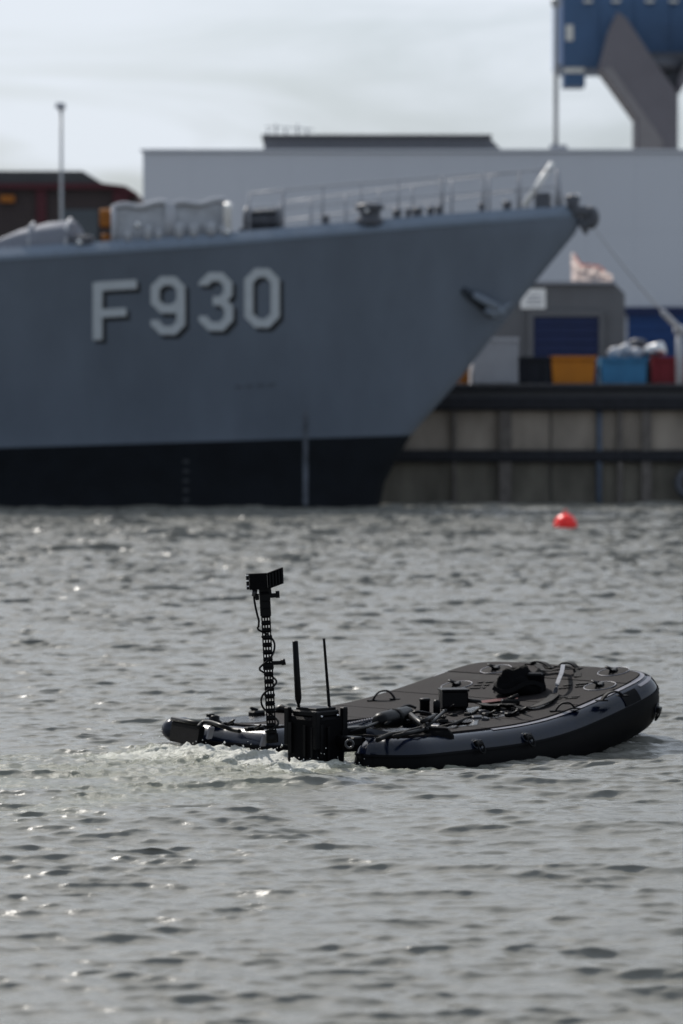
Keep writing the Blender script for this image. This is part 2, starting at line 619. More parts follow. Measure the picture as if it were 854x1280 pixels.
    me = bpy.data.meshes.new('water')
    me.vertices.add(len(co)); me.vertices.foreach_set('co', co.ravel())
    me.loops.add(quads.size); me.loops.foreach_set('vertex_index', quads.ravel().astype(np.int32))
    me.polygons.add(len(quads))
    me.polygons.foreach_set('loop_start', np.arange(0, quads.size, 4, dtype=np.int32))
    me.polygons.foreach_set('loop_total', np.full(len(quads), 4, np.int32))
    me.polygons.foreach_set('use_smooth', np.ones(len(quads), bool))
    me.update(); me.validate()
    at_ = me.attributes.new('foam', 'FLOAT', 'POINT')
    at_.data.foreach_set('value', foam.ravel().astype(np.float32))
    o = bpy.data.objects.new('water', me)
    C.objects.link(o)
    me.materials.append(water_material())
    tag(o, kind='structure')
    # droplets thrown up by the churn
    sel = np.argwhere((band.ravel() > 0.25) & (np.abs(U)[None, :].repeat(nr, 0).ravel() < 1)).ravel()
    mb = MB()
    pr = band.ravel()[sel]; pr = pr / pr.sum()
    pick = rng.choice(sel, 170, p=pr)
    for q in pick:
        x0, y0, z0 = co[q]
        r_ = 0.003 + 0.007 * rng.random() ** 3
        h_ = 0.012 + rng.exponential(0.022)
        cx = Vector((x0 + rng.normal(0, .03), y0 + rng.normal(0, .03), z0 + h_))
        vs = [cx + Vector(d_) * r_ for d_ in ((1, 0, 0), (-1, 0, 0), (0, 1, 0), (0, -1, 0), (0, 0, 1.2), (0, 0, -1.2))]
        mb.add(vs, [(0, 2, 4), (2, 1, 4), (1, 3, 4), (3, 0, 4), (2, 0, 5), (1, 2, 5), (3, 1, 5), (0, 3, 5)], True)
    so = bpy.data.objects.new('spray', mb.mesh('spray'))
    C.objects.link(so)
    so.data.materials.append(mat('spray_white', (0.7, 0.7, 0.68), 0.15))
    tag(so, 'white spray droplets thrown up behind the black inflatable boat', 'spray', kind='stuff')


build_water()

# ------------------------------------------------------------------ quay ground and far land
QY = 109.0
QZ = at(600, 480, QY).z
g = MB()
qx0 = 0.6
poly = [(qx0, QY), (160, QY), (400, QY), (400, 1500), (-400, 1500), (-400, 260), (-90, 141)]
g.prism(poly, 'z', -6.0, (0, 0, QZ))
go = part('quay_ground', g, M['ground'])
tag(go, kind='structure')

# quay wall with its own panels, beams, piles
qw = thing('quay_wall', (qx0, QY, 0), 'weathered concrete quay wall with dark fender beams behind the ship bow', 'quay wall')
zc1, zc2 = at(600, 513, QY).z, at(600, 480, QY).z
zm1, zm2 = at(600, 577, QY).z, at(600, 563, QY).z
cuts = [470, 568, 631, 688, 746, 774, 808, 870, 930, 990, 1060, 1130]
for i in range(len(cuts) - 1):
    xa, xb = at(cuts[i], 560, QY).x + 0.03, at(cuts[i + 1], 560, QY).x - 0.03
    dpt = 0.14 + 0.03 * (i % 3)
    b = MB().box(((xa + xb) / 2, QY - dpt / 2, (zm2 + zc1) / 2), (xb - xa, dpt, zc1 - zm2 - 0.04))
    part('wall_panel', b, M['concrete'], qw)
    b = MB().box(((xa + xb) / 2, QY - dpt / 2, (zm1 - 1.2) / 2), (xb - xa, dpt, zm1 + 1.2 - 0.04))
    part('tidal_panel', b, M['concrete_wet'], qw)
xr = at(1130, 560, QY).x
hx = (qx0 + xr) / 2
part('capping_beam', MB().box((hx, QY - 0.2, zc2 - 0.12), (xr - qx0, 0.5, 0.20), bev=0.03), M['timber'], qw)
part('waling_beam', MB().box((hx, QY - 0.17, (zc2 - .24 + zc1 + .42) / 2), (xr - qx0, 0.34, zc2 - .24 - zc1 - .42)), mat('waling_grey', (0.05, 0.05, 0.055), 0.7, var=.2), qw)
part('waling_beam', MB().box((hx, QY - 0.28, zc1 + 0.21), (xr - qx0, 0.56, 0.40), bev=0.04), M['timber'], qw)
part('waling_beam', MB().box((hx, QY - 0.24, (zm1 + zm2) / 2), (xr - qx0, 0.48, zm2 - zm1), bev=0.04), M['timber'], qw)
for px, wpx, mm, nm in ((568, 4, 'pile', 'fender_pile'), (631, 15, 'pile', 'fender_pile'), (748, 9, 'pipe_blue', 'drain_pipe'), (774, 6, 'pile', 'fender_pile'), (807, 12, 'pile', 'fender_pile'), (870, 14, 'pile', 'fender_pile'), (960, 14, 'pile', 'fender_pile')):
    c0 = at(px, 560, QY)
    r_ = wpx / 40.4 / 2
    b = MB()
    if nm == 'drain_pipe':
        b.tube([(c0.x, QY - 0.36, -1), (c0.x, QY - 0.36, zc1 - 0.02)], r_ * 0.8, 10)
    else:
        b.box((c0.x, QY - 0.22, (zc1 - 1) / 2), (r_ * 2, 0.40, zc1 + 1 - 0.03))
    part(nm, b, M[mm], qw)
# ladder-like chain of the wall: tyre fender at right
tf = MB()
cc = at(858, 604, QY)
tf.tube([(cc.x + 0.30 * math.cos(a), QY - 0.62, cc.z + 0.36 * math.sin(a)) for a in [i * math.pi / 8 for i in range(16)]], 0.13, 8, closed=True)
part('tyre_fender', tf, M['dark'], qw)

# return of the quay, running behind the ship
rw = thing('quay_return_wall', (qx0, QY, 0), 'concrete quay edge running back behind the grey warship', 'quay wall')
dv = Vector((-90 - qx0, 141 - QY, 0)).normalized()
nv = Vector((dv.y, -dv.x, 0))
for i in range(12):
    a = Vector((qx0, QY, 0)) + dv * (i * 7.5 + 0.3)
    b = MB().box(a + dv * 3.6 + Vector((0, 0, QZ / 2 - 0.6)) + nv * -0.0, (7.2, 0.3, QZ + 1.0), rot=Matrix.Rotation(math.atan2(dv.y, dv.x), 3, 'Z'))
    part('wall_panel', b, M['concrete'], rw)

# ------------------------------------------------------------------ warehouse
WY = 150.0
x0 = at(179, 300, WY).x; x1 = at(1040, 300, WY).x
zt = at(500, 190, WY).z
wh = thing('warehouse', (x0, WY, QZ), 'long pale grey warehouse with flat roof filling the background', 'warehouse')
part('wall', MB().box(((x0 + x1) / 2, WY + 14, (QZ + zt) / 2), (x1 - x0, 28, zt - QZ)), M['shed'], wh)
# cladding panels on the facade
xs_ = np.linspace(x0, x1, 15)
zmid = at(500, 290, WY).z
for i in range(14):
    for za, zb in ((QZ + .05, zmid), (zmid, zt - 0.05)):
        part('cladding_panel', MB().box(((xs_[i] + xs_[i + 1]) / 2, WY - 0.03, (za + zb) / 2), (xs_[i + 1] - xs_[i] - 0.005, 0.06, zb - za - 0.005)), M['shed'], wh)
part('parapet_cap', MB().box(((x0 + x1) / 2, WY - 0.02, zt + 0.05), (x1 - x0 + 0.2, 0.3, 0.12)), M['shed'], wh)
ra, rb = at(330, 170, WY + 8), at(636, 190, WY + 8)
rm = MB()
rt = at(612, 172, WY + 8)
rm.prism([(ra.x, zt), (rb.x, zt), (rb.x, zt + 0.35), (rt.x, rt.z), (ra.x, rt.z)], 'y', 10, (0, WY + 8, 0))
part('roof_plant', rm, M['roofbox'], wh)
part('roof_plant_cap', MB().box(((ra.x + rt.x) / 2, WY + 12.9, rt.z + 0.06), (rt.x - ra.x + 0.2, 10.3, 0.12)), M['shed_roof'], wh)
sa, sb = at(187, 185, WY + 2), at(236, 190, WY + 2)
part('roof_vent', MB().box(((sa.x + sb.x) / 2, WY + 4, (sa.z + zt) / 2), (sb.x - sa.x, 3, sa.z - zt), bev=0.05), M['roofbox'], wh)
for k, px in enumerate((335, 345, 357, 372, 384)):
    p = at(px, 165, WY + 9)
    part('roof_rail_post', MB().tube([(p.x, WY + 9, rt.z), (p.x, WY + 9, at(px, 155 if k % 2 else 161, WY + 9).z)], 0.04, 6), M['rail'], wh)
pa, pb = at(332, 158, WY + 9), at(392, 162, WY + 9)
part('roof_rail', MB().tube([pa, pb], 0.03, 6), M['rail'], wh)
# roller door on the right of the facade
da, db = at(785, 391, WY), at(1000, 470, WY)
dr = MB()
dr.box(((da.x + db.x) / 2, WY - 0.1, (da.z + QZ) / 2), (db.x - da.x, 0.2, da.z - QZ))
do = part('roller_door', dr, M['door_mid'], wh)
for i in range(9):
    z_ = QZ + (da.z - QZ) * (i + 0.5) / 9
    part('door_slat', MB().box(((da.x + db.x) / 2, WY - 0.22, z_), (db.x - da.x, 0.05, (da.z - QZ) / 9 * 0.9)), M['door_mid'], do)
part('door_head', MB().box(((da.x + db.x) / 2, WY - 0.15, da.z + 0.06), (db.x - da.x + 0.3, 0.4, 0.35)), M['door_blue'], wh)
# tall mast on the roof
pm = at(695, 186, WY + 1)
mst = thing('roof_mast', (pm.x, WY + 1, zt), 'thin tall pole standing on the warehouse roof beside the crane', 'mast')
part('pole', MB().tube([(pm.x, WY + 1, zt), (pm.x, WY + 1, at(695, 4, WY + 1).z), (pm.x + 0.02, WY + 1, at(695, -90, WY + 1).z)], [0.10, 0.09, 0.06], 8), M['pole'], mst)
part('collar', MB().lathe([(0.14, 0), (0.22, 0.1), (0.22, 0.3), (0.14, 0.4)], (pm.x, WY + 1, at(695, 9, WY + 1).z), 10), M['pole'], mst)
part('base_bracket', MB().box((pm.x + 0.1, WY + 1, zt + 0.28), (0.75, 0.5, 0.16)).box((pm.x + 0.38, WY + 1, zt + 0.05), (0.16, 0.4, 0.5)).box((pm.x - 0.05, WY + 1, zt + 0.15), (0.25, 0.4, 0.5)), M['rail'], mst)

# ------------------------------------------------------------------ grey gatehouse
GY = 128.0
ga, gb = at(640, 355, GY), at(781, 480, GY)
gh = thing('gatehouse', (ga.x, GY, QZ), 'low dark grey building with a blue roller door on the quay', 'building')
ch_ = 0.35
gw = MB()
gx0 = at(590, 355, GY).x
gw.prism([(gx0, QZ), (gb.x, QZ), (gb.x, ga.z - ch_), (gb.x - ch_, ga.z), (gx0, ga.z)], 'y', 9, (0, GY, 0))
part('wall', gw, M['render_grey'], gh)
dA, dB = at(667, 396, GY), at(748, 445, GY)
dd = part('roller_door', MB().box(((dA.x + dB.x) / 2, GY - 0.03, (dA.z + QZ) / 2), (dB.x - dA.x, 0.06, dA.z - QZ)), M['door_blue'], gh)
for i in range(8):
    z_ = QZ + (dA.z - QZ) * (i + 0.5) / 8
    part('door_slat', MB().box(((dA.x + dB.x) / 2, GY - 0.09, z_), (dB.x - dA.x, 0.06, (dA.z - QZ) / 8 * 0.88)), M['door_blue'], dd)
part('door_frame', MB().box((dA.x - 0.11, GY - 0.1, (dA.z + QZ) / 2), (0.2, 0.2, dA.z - QZ)).box((dB.x + 0.11, GY - 0.1, (dA.z + QZ) / 2), (0.2, 0.2, dA.z - QZ)).box(((dA.x + dB.x) / 2, GY - 0.1, dA.z + 0.11), (dB.x - dA.x + 0.42, 0.2, 0.2)), M['render_grey'], gh)
part('roof_edge', MB().box(((gx0 + gb.x - ch_) / 2, GY - 0.02, ga.z + 0.05), (gb.x - ch_ - gx0, 0.3, 0.1)), M['rail'], gh)
# white sign on its wall
sA, sB = at(651, 361, GY), at(682, 386, GY)
sg = thing('wall_sign', ((sA.x + sB.x) / 2, GY, sB.z), 'small white sign board fixed to the grey building', 'sign')
sw_, sh_ = sB.x - sA.x, sA.z - sB.z
part('board', MB().prism([(sA.x, sB.z), (sB.x, sB.z), (sB.x, sA.z), (sA.x + sw_ * 0.3, sA.z), (sA.x, sA.z - sh_ * 0.35)], 'y', 0.08, (0, GY - 0.1, 0)), M['white'], sg)
for i, ww in enumerate((0.5, 0.66, 0.6)):
    part('print_line', MB().box(((sA.x + sB.x) / 2 + 0.04, GY - 0.108, sA.z - sh_ * (0.36 + 0.2 * i)), (sw_ * ww, 0.012, sh_ * 0.07)), M['rail'], sg)
# crumpled sheet on the roof
fa = at(714, 355, GY + 1)
sheet = MB()
nx, nz = 22, 14
vs = []
prof = [(0, 1.0), (.10, .98), (.22, .66), (.45, .62), (.65, .56), (.85, .44), (1, .32)]
for j in range(nz + 1):
    for i in range(nx + 1):
        u_, v_ = i / nx, j / nz
        hgt = np.interp(u_, [a for a, _ in prof], [b for _, b in prof]) * 1.22
        n_ = mnoise.fractal(Vector((u_ * 5, v_ * 4, 3.3)), 0.8, 2.2, 4)
        vs.append(Vector((fa.x + u_ * 1.5 + 0.05 * n_ * v_, GY + 1 + 0.30 * n_ + 0.35 * math.sin(u_ * 7) * 0.3, ga.z + v_ * hgt * (0.92 + 0.10 * n_) + 0.03)))
fs = [(j * (nx + 1) + i, j * (nx + 1) + i + 1, (j + 1) * (nx + 1) + i + 1, (j + 1) * (nx + 1) + i) for j in range(nz) for i in range(nx)]
sheet.add(vs, fs, True)
so_ = single('flag', sheet, M['cloth_white'], (fa.x + .7, GY + 1, ga.z), 'crumpled white flag with red edge on the grey building roof', 'flag')
sol = so_.modifiers.new('thickness', 'SOLIDIFY'); sol.thickness = 0.02
rt_ = MB()
top = [vs[nz * (nx + 1) + i] + Vector((0, -0.03, 0.0)) for i in range(2, nx - 3)]
rt_.ribbon(top, 0.07, 0.02, side=Vector((0, 0, 1)))
part('red_edge', rt_, M['cloth_red'], so_)

# ------------------------------------------------------------------ skips and crates on the quay edge
KY = 113.0


def quay_box(name, pxa, pxb, pyt, m, label, cat, flare=0.0, Y=KY, depth=1.5, ribs=3, rim=True, lid=False, grp='containers along the quay edge'):
    a, b = at(pxa, pyt, Y), at(pxb, pyt, Y)
    t = thing(name, ((a.x + b.x) / 2, Y + depth / 2, QZ), label, cat, grp)
    w_, h_ = b.x - a.x, a.z - QZ
    body = MB()
    xm = (a.x + b.x) / 2
    k = 1 - flare
    body.prism([(xm - w_ / 2 * k, QZ + 0.06), (xm + w_ / 2 * k, QZ + 0.06), (xm + w_ / 2, a.z), (xm - w_ / 2, a.z)], 'y', depth, (0, Y, 0))
    part('body', body, m, t)
    for i in range(ribs):
        f = (i + 0.5) / ribs - 0.5
        part('rib', MB().box((xm + f * w_ * k, Y - 0.03, (QZ + a.z) / 2), (0.06, 0.06, h_ * 0.86)), m, t)
    if rim:
        part('rim', MB().box((xm, Y - 0.02, a.z - 0.05), (w_ + 0.06, 0.12, 0.1)).box((xm, Y + depth + 0.02, a.z - 0.05), (w_ + 0.06, 0.12, 0.1)), m, t)
    for sx in (-1, 1):
        part('foot', MB().box((xm + sx * w_ * 0.3 * k, Y + depth / 2, QZ + 0.03), (0.14, depth * .9, 0.06)), M['dark'], t)
    return t, a, b


ct, a, b = quay_box('shipping_container', 591, 648, 422, M['container'], 'pale grey ribbed container beside the ship bow', 'container', ribs=7, rim=True, depth=3.0)
quay_box('waste_bin', 650, 689, 446, M['skip_black'], 'black bin between the pale container and the orange skip', 'bin', ribs=2)
quay_box('open_skip', 689, 745, 445, M['skip_orange'], 'orange open skip with sloping sides on the quay', 'skip', flare=0.10, ribs=0)
quay_box('open_skip', 751, 809, 447, M['skip_blue'], 'bright blue open skip on the quay', 'skip', flare=0.06, ribs=0)
quay_box('stacked_crate', 815, 872, 446, M['skip_red'], 'red framed crate at the right end of the quay', 'crate', ribs=3)
t, a, b = quay_box('stacked_crate', 566, 587, 456, M['orange'], 'small orange crate half hidden behind the ship bow', 'crate', ribs=2)
for i in range(2):
    pass
# things lying in the skips
p = at(780, 441, KY + .8)
for k, where in enumerate(('left sack', 'topmost sack', 'right sack')):
    pos = at(770 + 12 * k, 441 - 4 * (k == 1), KY + .8)
    bmx = bmesh.new(); bmesh.ops.create_icosphere(bmx, subdivisions=2, radius=0.27)
    for v in bmx.verts:
        v.co *= 1 + 0.35 * mnoise.noise(v.co * 4 + Vector((k * 7, 0, 0))); v.co.z *= 0.75
    bmx.verts.index_update()
    sk1 = MB().add([v.co + pos for v in bmx.verts], [tuple(v.index for v in f.verts) for f in bmx.faces], True); bmx.free()
    single('rubbish_sack', sk1, M['container'], pos, where + ' of the pale grey pile in the bright blue skip', 'sack', 'sacks piled in the blue skip')
p = at(818, 438, KY + .8)
tk = thing('steel_drum', (p.x, p.y, QZ), 'shiny silver drum lying beyond the red crate', 'drum')
rot = Matrix.Rotation(R(75), 3, 'Y') @ Matrix.Rotation(R(20), 3, 'X')
part('shell', MB().lathe([(0.02, -.33), (.20, -.33), (.23, -.30), (.23, -.1), (.245, -.08), (.23, -.06), (.23, .1), (.245, .12), (.23, .14), (.23, .30), (.20, .33), (.02, .33)], p, 18, rot), M['steel'], tk)
part('cradle', MB().box((p.x, p.y, (p.z - .2 + QZ) / 2), (0.5, 0.5, p.z - .2 - QZ)), M['dark'], tk)
p = at(797, 441, KY + 1.2)
bl = thing('mooring_bollard', (p.x, p.y, QZ), 'dark bollard standing between the blue skip and silver drum', 'bollard')
part('post', MB().lathe([(.22, QZ - p.z), (.18, .0), (.18, .2), (.28, .28), (.28, .40), (.1, .46)], p, 14), M['dark'], bl)
part('base', MB().box((p.x, p.y, QZ + .04), (.6, .6, .08)), M['dark'], bl)
# quay cleat with the ship's rope on the right
pr_ = at(850, 430, KY - 1)
fr = thing('rope_guide_post', (pr_.x, pr_.y, QZ), 'grey post taking the mooring rope at the right edge', 'post')
part('shaft', MB().tube([(pr_.x, pr_.y, QZ), (pr_.x, pr_.y, at(850, 412, KY - 1).z)], 0.13, 10), M['container'], fr)
part('head', MB().lathe([(.14, 0), (.22, .05), (.22, .2), (.1, .28)], (pr_.x, pr_.y, at(850, 418, KY - 1).z), 12), M['container'], fr)

# ------------------------------------------------------------------ left: dark shed, lamp
LY = 175.0
la = at(-140, 214, LY)
pts = [(-200, 214), (104, 214), (140, 232), (160, 236), (171, 246), (171, 330), (-200, 330)]
sh = thing('dark_shed', (at(0, 300, LY).x, LY, QZ), 'dark hall with a black roof and red eaves behind the ship', 'shed')
pl = [(at(px, py, LY).x, at(px, py, LY).z) for px, py in pts[:5]]
pl += [(pl[-1][0], QZ), (pl[0][0], QZ)]
part('wall', MB().prism([(at(px, py, LY).x, at(px, py, LY).z) for px, py in ((-200, 236), (150, 236), (170, 247))] + [(pl[4][0], QZ), (pl[0][0], QZ)], 'y', 20, (0, LY, 0)), M['shed_dark'], sh)
part('roof', MB().prism([(at(px, py, LY).x, at(px, py, LY).z) for px, py in ((-200, 230), (130, 230), (104, 214), (-200, 214))], 'y', 20.4, (0, LY - 0.2, 0)), M['shed_roof'], sh)
part('eaves', MB().prism([(at(px, py, LY).x, at(px, py, LY).z) for px, py in ((-200, 236), (150, 236.5), (171, 247), (172, 242), (158, 233), (132, 229.7), (-200, 229.7))], 'y', 20.8, (0, LY - 0.4, 0)), M['shed_red'], sh)
for px in (-60, 52, 152):
    q = at(px, 270, LY)
    part('door_post', MB().box((q.x, LY - 0.1, (at(px, 236, LY).z + QZ) / 2), (0.5 if px != 152 else 0.8, 0.2, at(px, 236, LY).z - QZ - .05)), M['shed_red'], sh)
q = at(10, 249, LY)
part('wall_lamp', MB().box((q.x, LY - 0.2, q.z), (0.7, 0.4, 0.35)), M['orange'], sh)
q = at(96, 295, LY)
part('door', MB().box((at(100, 280, LY).x, LY - 0.06, (at(96, 262, LY).z + QZ) / 2), (1.8, 0.12, at(96, 262, LY).z - QZ)), M['glass'], sh)

PY = 140.0
lb = at(77, 290, PY)
lp = thing('lamp_post', (lb.x, PY, QZ), 'tall slim lamp post in front of the dark shed', 'lamp post')
lt = at(77, 133, PY)
part('post', MB().tube([(lb.x, PY, QZ), (lb.x, PY, lt.z)], [0.085, 0.06], 10), M['pole'], lp)
part('lamp_head', MB().box((lb.x - 0.02, PY - 0.1, lt.z + 0.02), (0.40, 0.5, 0.18), taper=0.8), M['rail'], lp)
part('bracket', MB().box((lb.x, PY, lt.z - 0.12), (0.2, 0.2, 0.12)), M['rail'], lp)

# ------------------------------------------------------------------ crane
CY = 200.0
cb = at(818, 300, CY)
cr = thing('harbour_crane', (cb.x, CY, QZ), 'large blue harbour crane on a grey forked column', 'crane')


def P2(px, py, Y=CY):
    q = at(px, py, Y)
    return (q.x, q.z)


c0_, c1_ = P2(793, 330), P2(845, 330)
col = [(c0_[0], QZ), (c1_[0], QZ)] + [P2(845, 120), P2(815, 78), P2(781, 26), P2(770, 18), P2(760, 40), P2(748, 88), P2(793, 150)]
part('column', MB().prism(col, 'y', 2.6, (0, CY - 1.3, 0)), M['crane_grey'], cr)
part('column_arm', MB().prism([P2(845.5, 121), P2(845.5, 104), P2(862, 60), P2(890, -20), P2(925, -20), P2(885, 60)], 'y', 2.2, (0, CY - 1.0, 0)), M['crane_grey'], cr)
part('house_shade_block', MB().prism([P2(808, 66), P2(880, 66), P2(850, 112), P2(838, 112)], 'y', 2.4, (0, CY - 0.2, 0)), M['dark'], cr)  # dark block standing in for the shade under the house
part('column_lit_strip', MB().prism([P2(750, 90), P2(762, 86), P2(826, 178), P2(826, 192), P2(796, 192), P2(796, 152)], 'y', 0.06, (0, CY - 1.37, 0)), mat('crane_grey_lit', (0.17, 0.16, 0.165), 0.6, var=.1), cr)  # thin lighter strip paints the light on the brace's lower left
hx0, hx1 = at(707, 0, CY).x, at(930, 0, CY).x
zb_, zt_ = at(800, 82, CY).z, at(800, -70, CY).z
part('machinery_house', MB().box(((hx0 + hx1) / 2, CY + 4, (zb_ + zt_) / 2), (hx1 - hx0, 4.8, zt_ - zb_), bev=0.05), M['crane_blue'], cr)
for i in range(5):
    xa = hx0 + (hx1 - hx0) * (i + .5) / 5
    part('wall_panel', MB().box((xa, CY + 1.57, (zb_ + zt_) / 2), ((hx1 - hx0) / 5 - 0.08, 0.06, zt_ - zb_ - 0.2)), M['crane_blue'], cr)
part('lit_end_face', MB().box((hx0 - 0.2, CY + 4, (zb_ + zt_) / 2 + 0.1), (0.36, 4.4, zt_ - zb_ - 0.3)), mat('crane_blue_lit', (0.25, 0.33, 0.5), 0.5), cr)  # light on the end wall painted in as paler blue
wq = at(712, 41, CY + 1.5)
wf = part('window', MB().box((wq.x, CY + 1.5, wq.z), (0.42, 0.1, 0.9)), M['pale'], cr)
c1, c2 = at(707, 85, CY), at(734, 103, CY)
part('cab', MB().box(((c1.x + c2.x) / 2, CY + 2.6, (c1.z + c2.z) / 2 - .05), (c2.x - c1.x, 2, c1.z - c2.z)), M['crane_blue'], cr)
part('cab_roof', MB().box(((c1.x + c2.x) / 2, CY + 2.6, c1.z + 0.02), (c2.x - c1.x - .1, 2.1, 0.3)), M['pale'], cr)
part('hanger', MB().box((c1.x + 0.2, CY + 2.6, c1.z + 0.3), (0.2, 0.2, 0.5)).box((c2.x - 0.2, CY + 2.6, c1.z + 0.3), (0.2, 0.2, 0.5)), M['crane_grey'], cr)
part('slewing_ring', MB().lathe([(2.2, 0), (2.2, .6)], (at(815, 20, CY).x, CY + 1, at(815, 78, CY).z - .45), 24), M['dark'], cr)
part('jib', MB().tube([(hx1 - 1, CY + 3, zt_), (hx1 + 14, CY - 2, zt_ + 22)], 0.7, 4), M['crane_blue'], cr)
for px in (735, 770, 812, 842):
    q = at(px, 2, CY + 1.4)
    part('floodlight', MB().box((q.x, CY + 1.35, q.z + 0.02), (0.5, 0.3, 0.16)), M['pale'], cr)

# ------------------------------------------------------------------ frigate
HEAD = R(-9)
stemw = on_z(475, 634.5, 0.02)
SX, SY = stemw.x, stemw.y
FM = Matrix.Translation((SX, SY, 0)) @ Matrix.Rotation(HEAD, 4, 'Z')
FMI = FM.inverted()
FR = FM.to_3x3()


def on_centreplane(px, py):
    d = ray(px, py)
    o_ = FMI @ CAMLOC
    dl = FMI.to_3x3() @ d
    return o_ + dl * (-o_.y / dl.y)


stem_px = [(726, 266), (723, 287), (697, 319), (671, 351), (640, 390), (607, 433), (571, 479), (515, 542), (481, 602), (475, 634.5)]
stem = sorted([(on_centreplane(*p).z, on_centreplane(*p).x) for p in stem_px])
stem = [(-2.5, stem[0][1] - 0.9)] + stem
SZ = [a for a, _ in stem]; SXX = [b for _, b in stem]
ZBOW = SZ[-1]


def stem_x(z):
    return float(np.interp(z, SZ, SXX))


def hb(x, z):
    d = max(0.0, stem_x(z) - x)
    fr_ = min(max(z / 8.0, 0), 1.1)
    B = 3.9 + 2.3 * fr_ ** 1.4
    L = 27.0
    t_ = min(d / L, 1)
    return B * (1 - (1 - t_) ** 1.75) + 0.12 * min(1, d / 0.15)


def hull_point(px, py, off=0.0):
    """where the photograph's ray meets the starboard side of the hull"""
    d = FMI.to_3x3() @ ray(px, py)
    o_ = FMI @ CAMLOC
    lo, hi = -(o_.y + 9.0) / d.y, -o_.y / d.y
    for _ in range(40):
        mid = (lo + hi) / 2
        p_ = o_ + d * mid
        if -p_.y > hb(p_.x, p_.z) + off: lo = mid
        else: hi = mid
    return o_ + d * lo      # ship frame, near side has negative y


edge_b = [(-60, 329), (0, 325), (140, 316), (280, 306), (430, 293), (560, 282), (660, 275), (722, 271)]
edge_t = [(-60, 314), (0, 310), (140, 300), (280, 290), (430, 281), (560, 271), (660, 264), (726, 261)]
E = [hull_point(*p) for p in edge_b]
EXs, EZs = [p_.x for p_ in E], [p_.z for p_ in E]
slope0 = (EZs[1] - EZs[0]) / (EXs[1] - EXs[0])


def zdeck(x):
    if x < EXs[0]: return max(EZs[0] + 0.5 * slope0 * (x - EXs[0]), EZs[0] - 1.0)
    return float(np.interp(x, EXs, EZs))


BT_ = [hull_point(*p) for p in ((0, 560), (250, 552), (515, 544))]
bs = (BT_[2].z - BT_[0].z) / (BT_[2].x - BT_[0].x)


def zboot(x):
    return max(0.9, BT_[0].z + bs * (x - BT_[0].x))


fg = thing('frigate', (SX, SY, 0), 'grey navy frigate bow with pennant number F930 moored at the quay', 'warship')
fg.rotation_euler = (0, 0, HEAD)


def fpart(name, mb, m, parent=fg, label=None):
    o = bpy.data.objects.new(name, mb.mesh(name))
    C.objects.link(o)
    o.data.materials.append(m)
    o.parent = parent
    if label: o['label'] = label
    return o


def shell(zlo, zhi, nz, inset=0.0):
    """both sides of the hull between two height functions, closed at the stem"""
    mb = MB()
    ds = list(np.concatenate([[0, 0.04, 0.1, 0.2, 0.4, 0.7], np.linspace(1.1, 26, 60), np.linspace(27, 70, 12)]))
    for sgn in (-1, 1):
        vs, fs = [], []
        for i, d in enumerate(ds):
            for j in range(nz + 1):
                # station rakes with the stem
                f = j / nz
                x = None
                z = zlo(0) + 0
                # two iterations: x depends on z
                x = stem_x(3) - d
                for _ in range(4):
                    za, zb__ = zlo(x), zhi(x)
                    z = za + (zb__ - za) * f
                    x = stem_x(z) - d
                vs.append((x, sgn * (hb(x, z) - inset), z))
        n_ = nz + 1
        for i in range(len(ds) - 1):
            for j in range(nz):
                fs.append((i * n_ + j, i * n_ + j + 1, (i + 1) * n_ + j + 1, (i + 1) * n_ + j))
        mb.add(vs, fs, True)
    return mb


fpart('hull', shell(zboot, zdeck, 26), M['hull'])
fpart('boot_top', shell(lambda x: -2.5, zboot, 10), M['boot'])
# sheer strake: leaning plate above the hull side, its grey paled to add skylight
sk_ = MB()
xs_l = list(np.linspace(-55, stem_x(ZBOW) - 0.06, 90))
for sgn in (-1, 1):
    vs, fs = [], []
    for x in xs_l:
        zd = zdeck(x)
        h = hb(x, zd)
        for (dy_, dz_) in ((0.03, -0.02), (0.03, 0.10), (-0.22, 0.36), (-0.30, 0.36), (-0.30, 0.0)):
            vs.append((x, sgn * max(0.0, h + dy_), zd + dz_))
    for i in range(len(xs_l) - 1):
        for j in range(4):
            fs.append((i * 5 + j, i * 5 + j + 1, i * 5 + j + 6, i * 5 + j + 5))
    sk_.add(vs, fs, False)
fpart('sheer_strake', sk_, M['strake'])
dk_ = MB()
vs, fs = [], []
for x in xs_l:
    h = hb(x, zdeck(x)); vs += [(x, -h + 0.1, zdeck(x) + 0.02), (x, h - 0.1, zdeck(x) + 0.02)]
for i in range(len(xs_l) - 1):
    fs.append((2 * i, 2 * i + 1, 2 * i + 3, 2 * i + 2))
dk_.add(vs, fs)
fpart('foredeck', dk_, M['deck'])


def deckpt(px, inward=0.6, dz=0.3):
    py = float(np.interp(px, [p_[0] for p_ in edge_t], [p_[1] for p_ in edge_t]))
    pyb = float(np.interp(px, [p_[0] for p_ in edge_b], [p_[1] for p_ in edge_b]))
    q_ = hull_point(px, pyb)
    return Vector((q_.x, q_.y + inward, zdeck(q_.x) + dz))


PXM = 42.0   # photograph pixels per metre at the ship


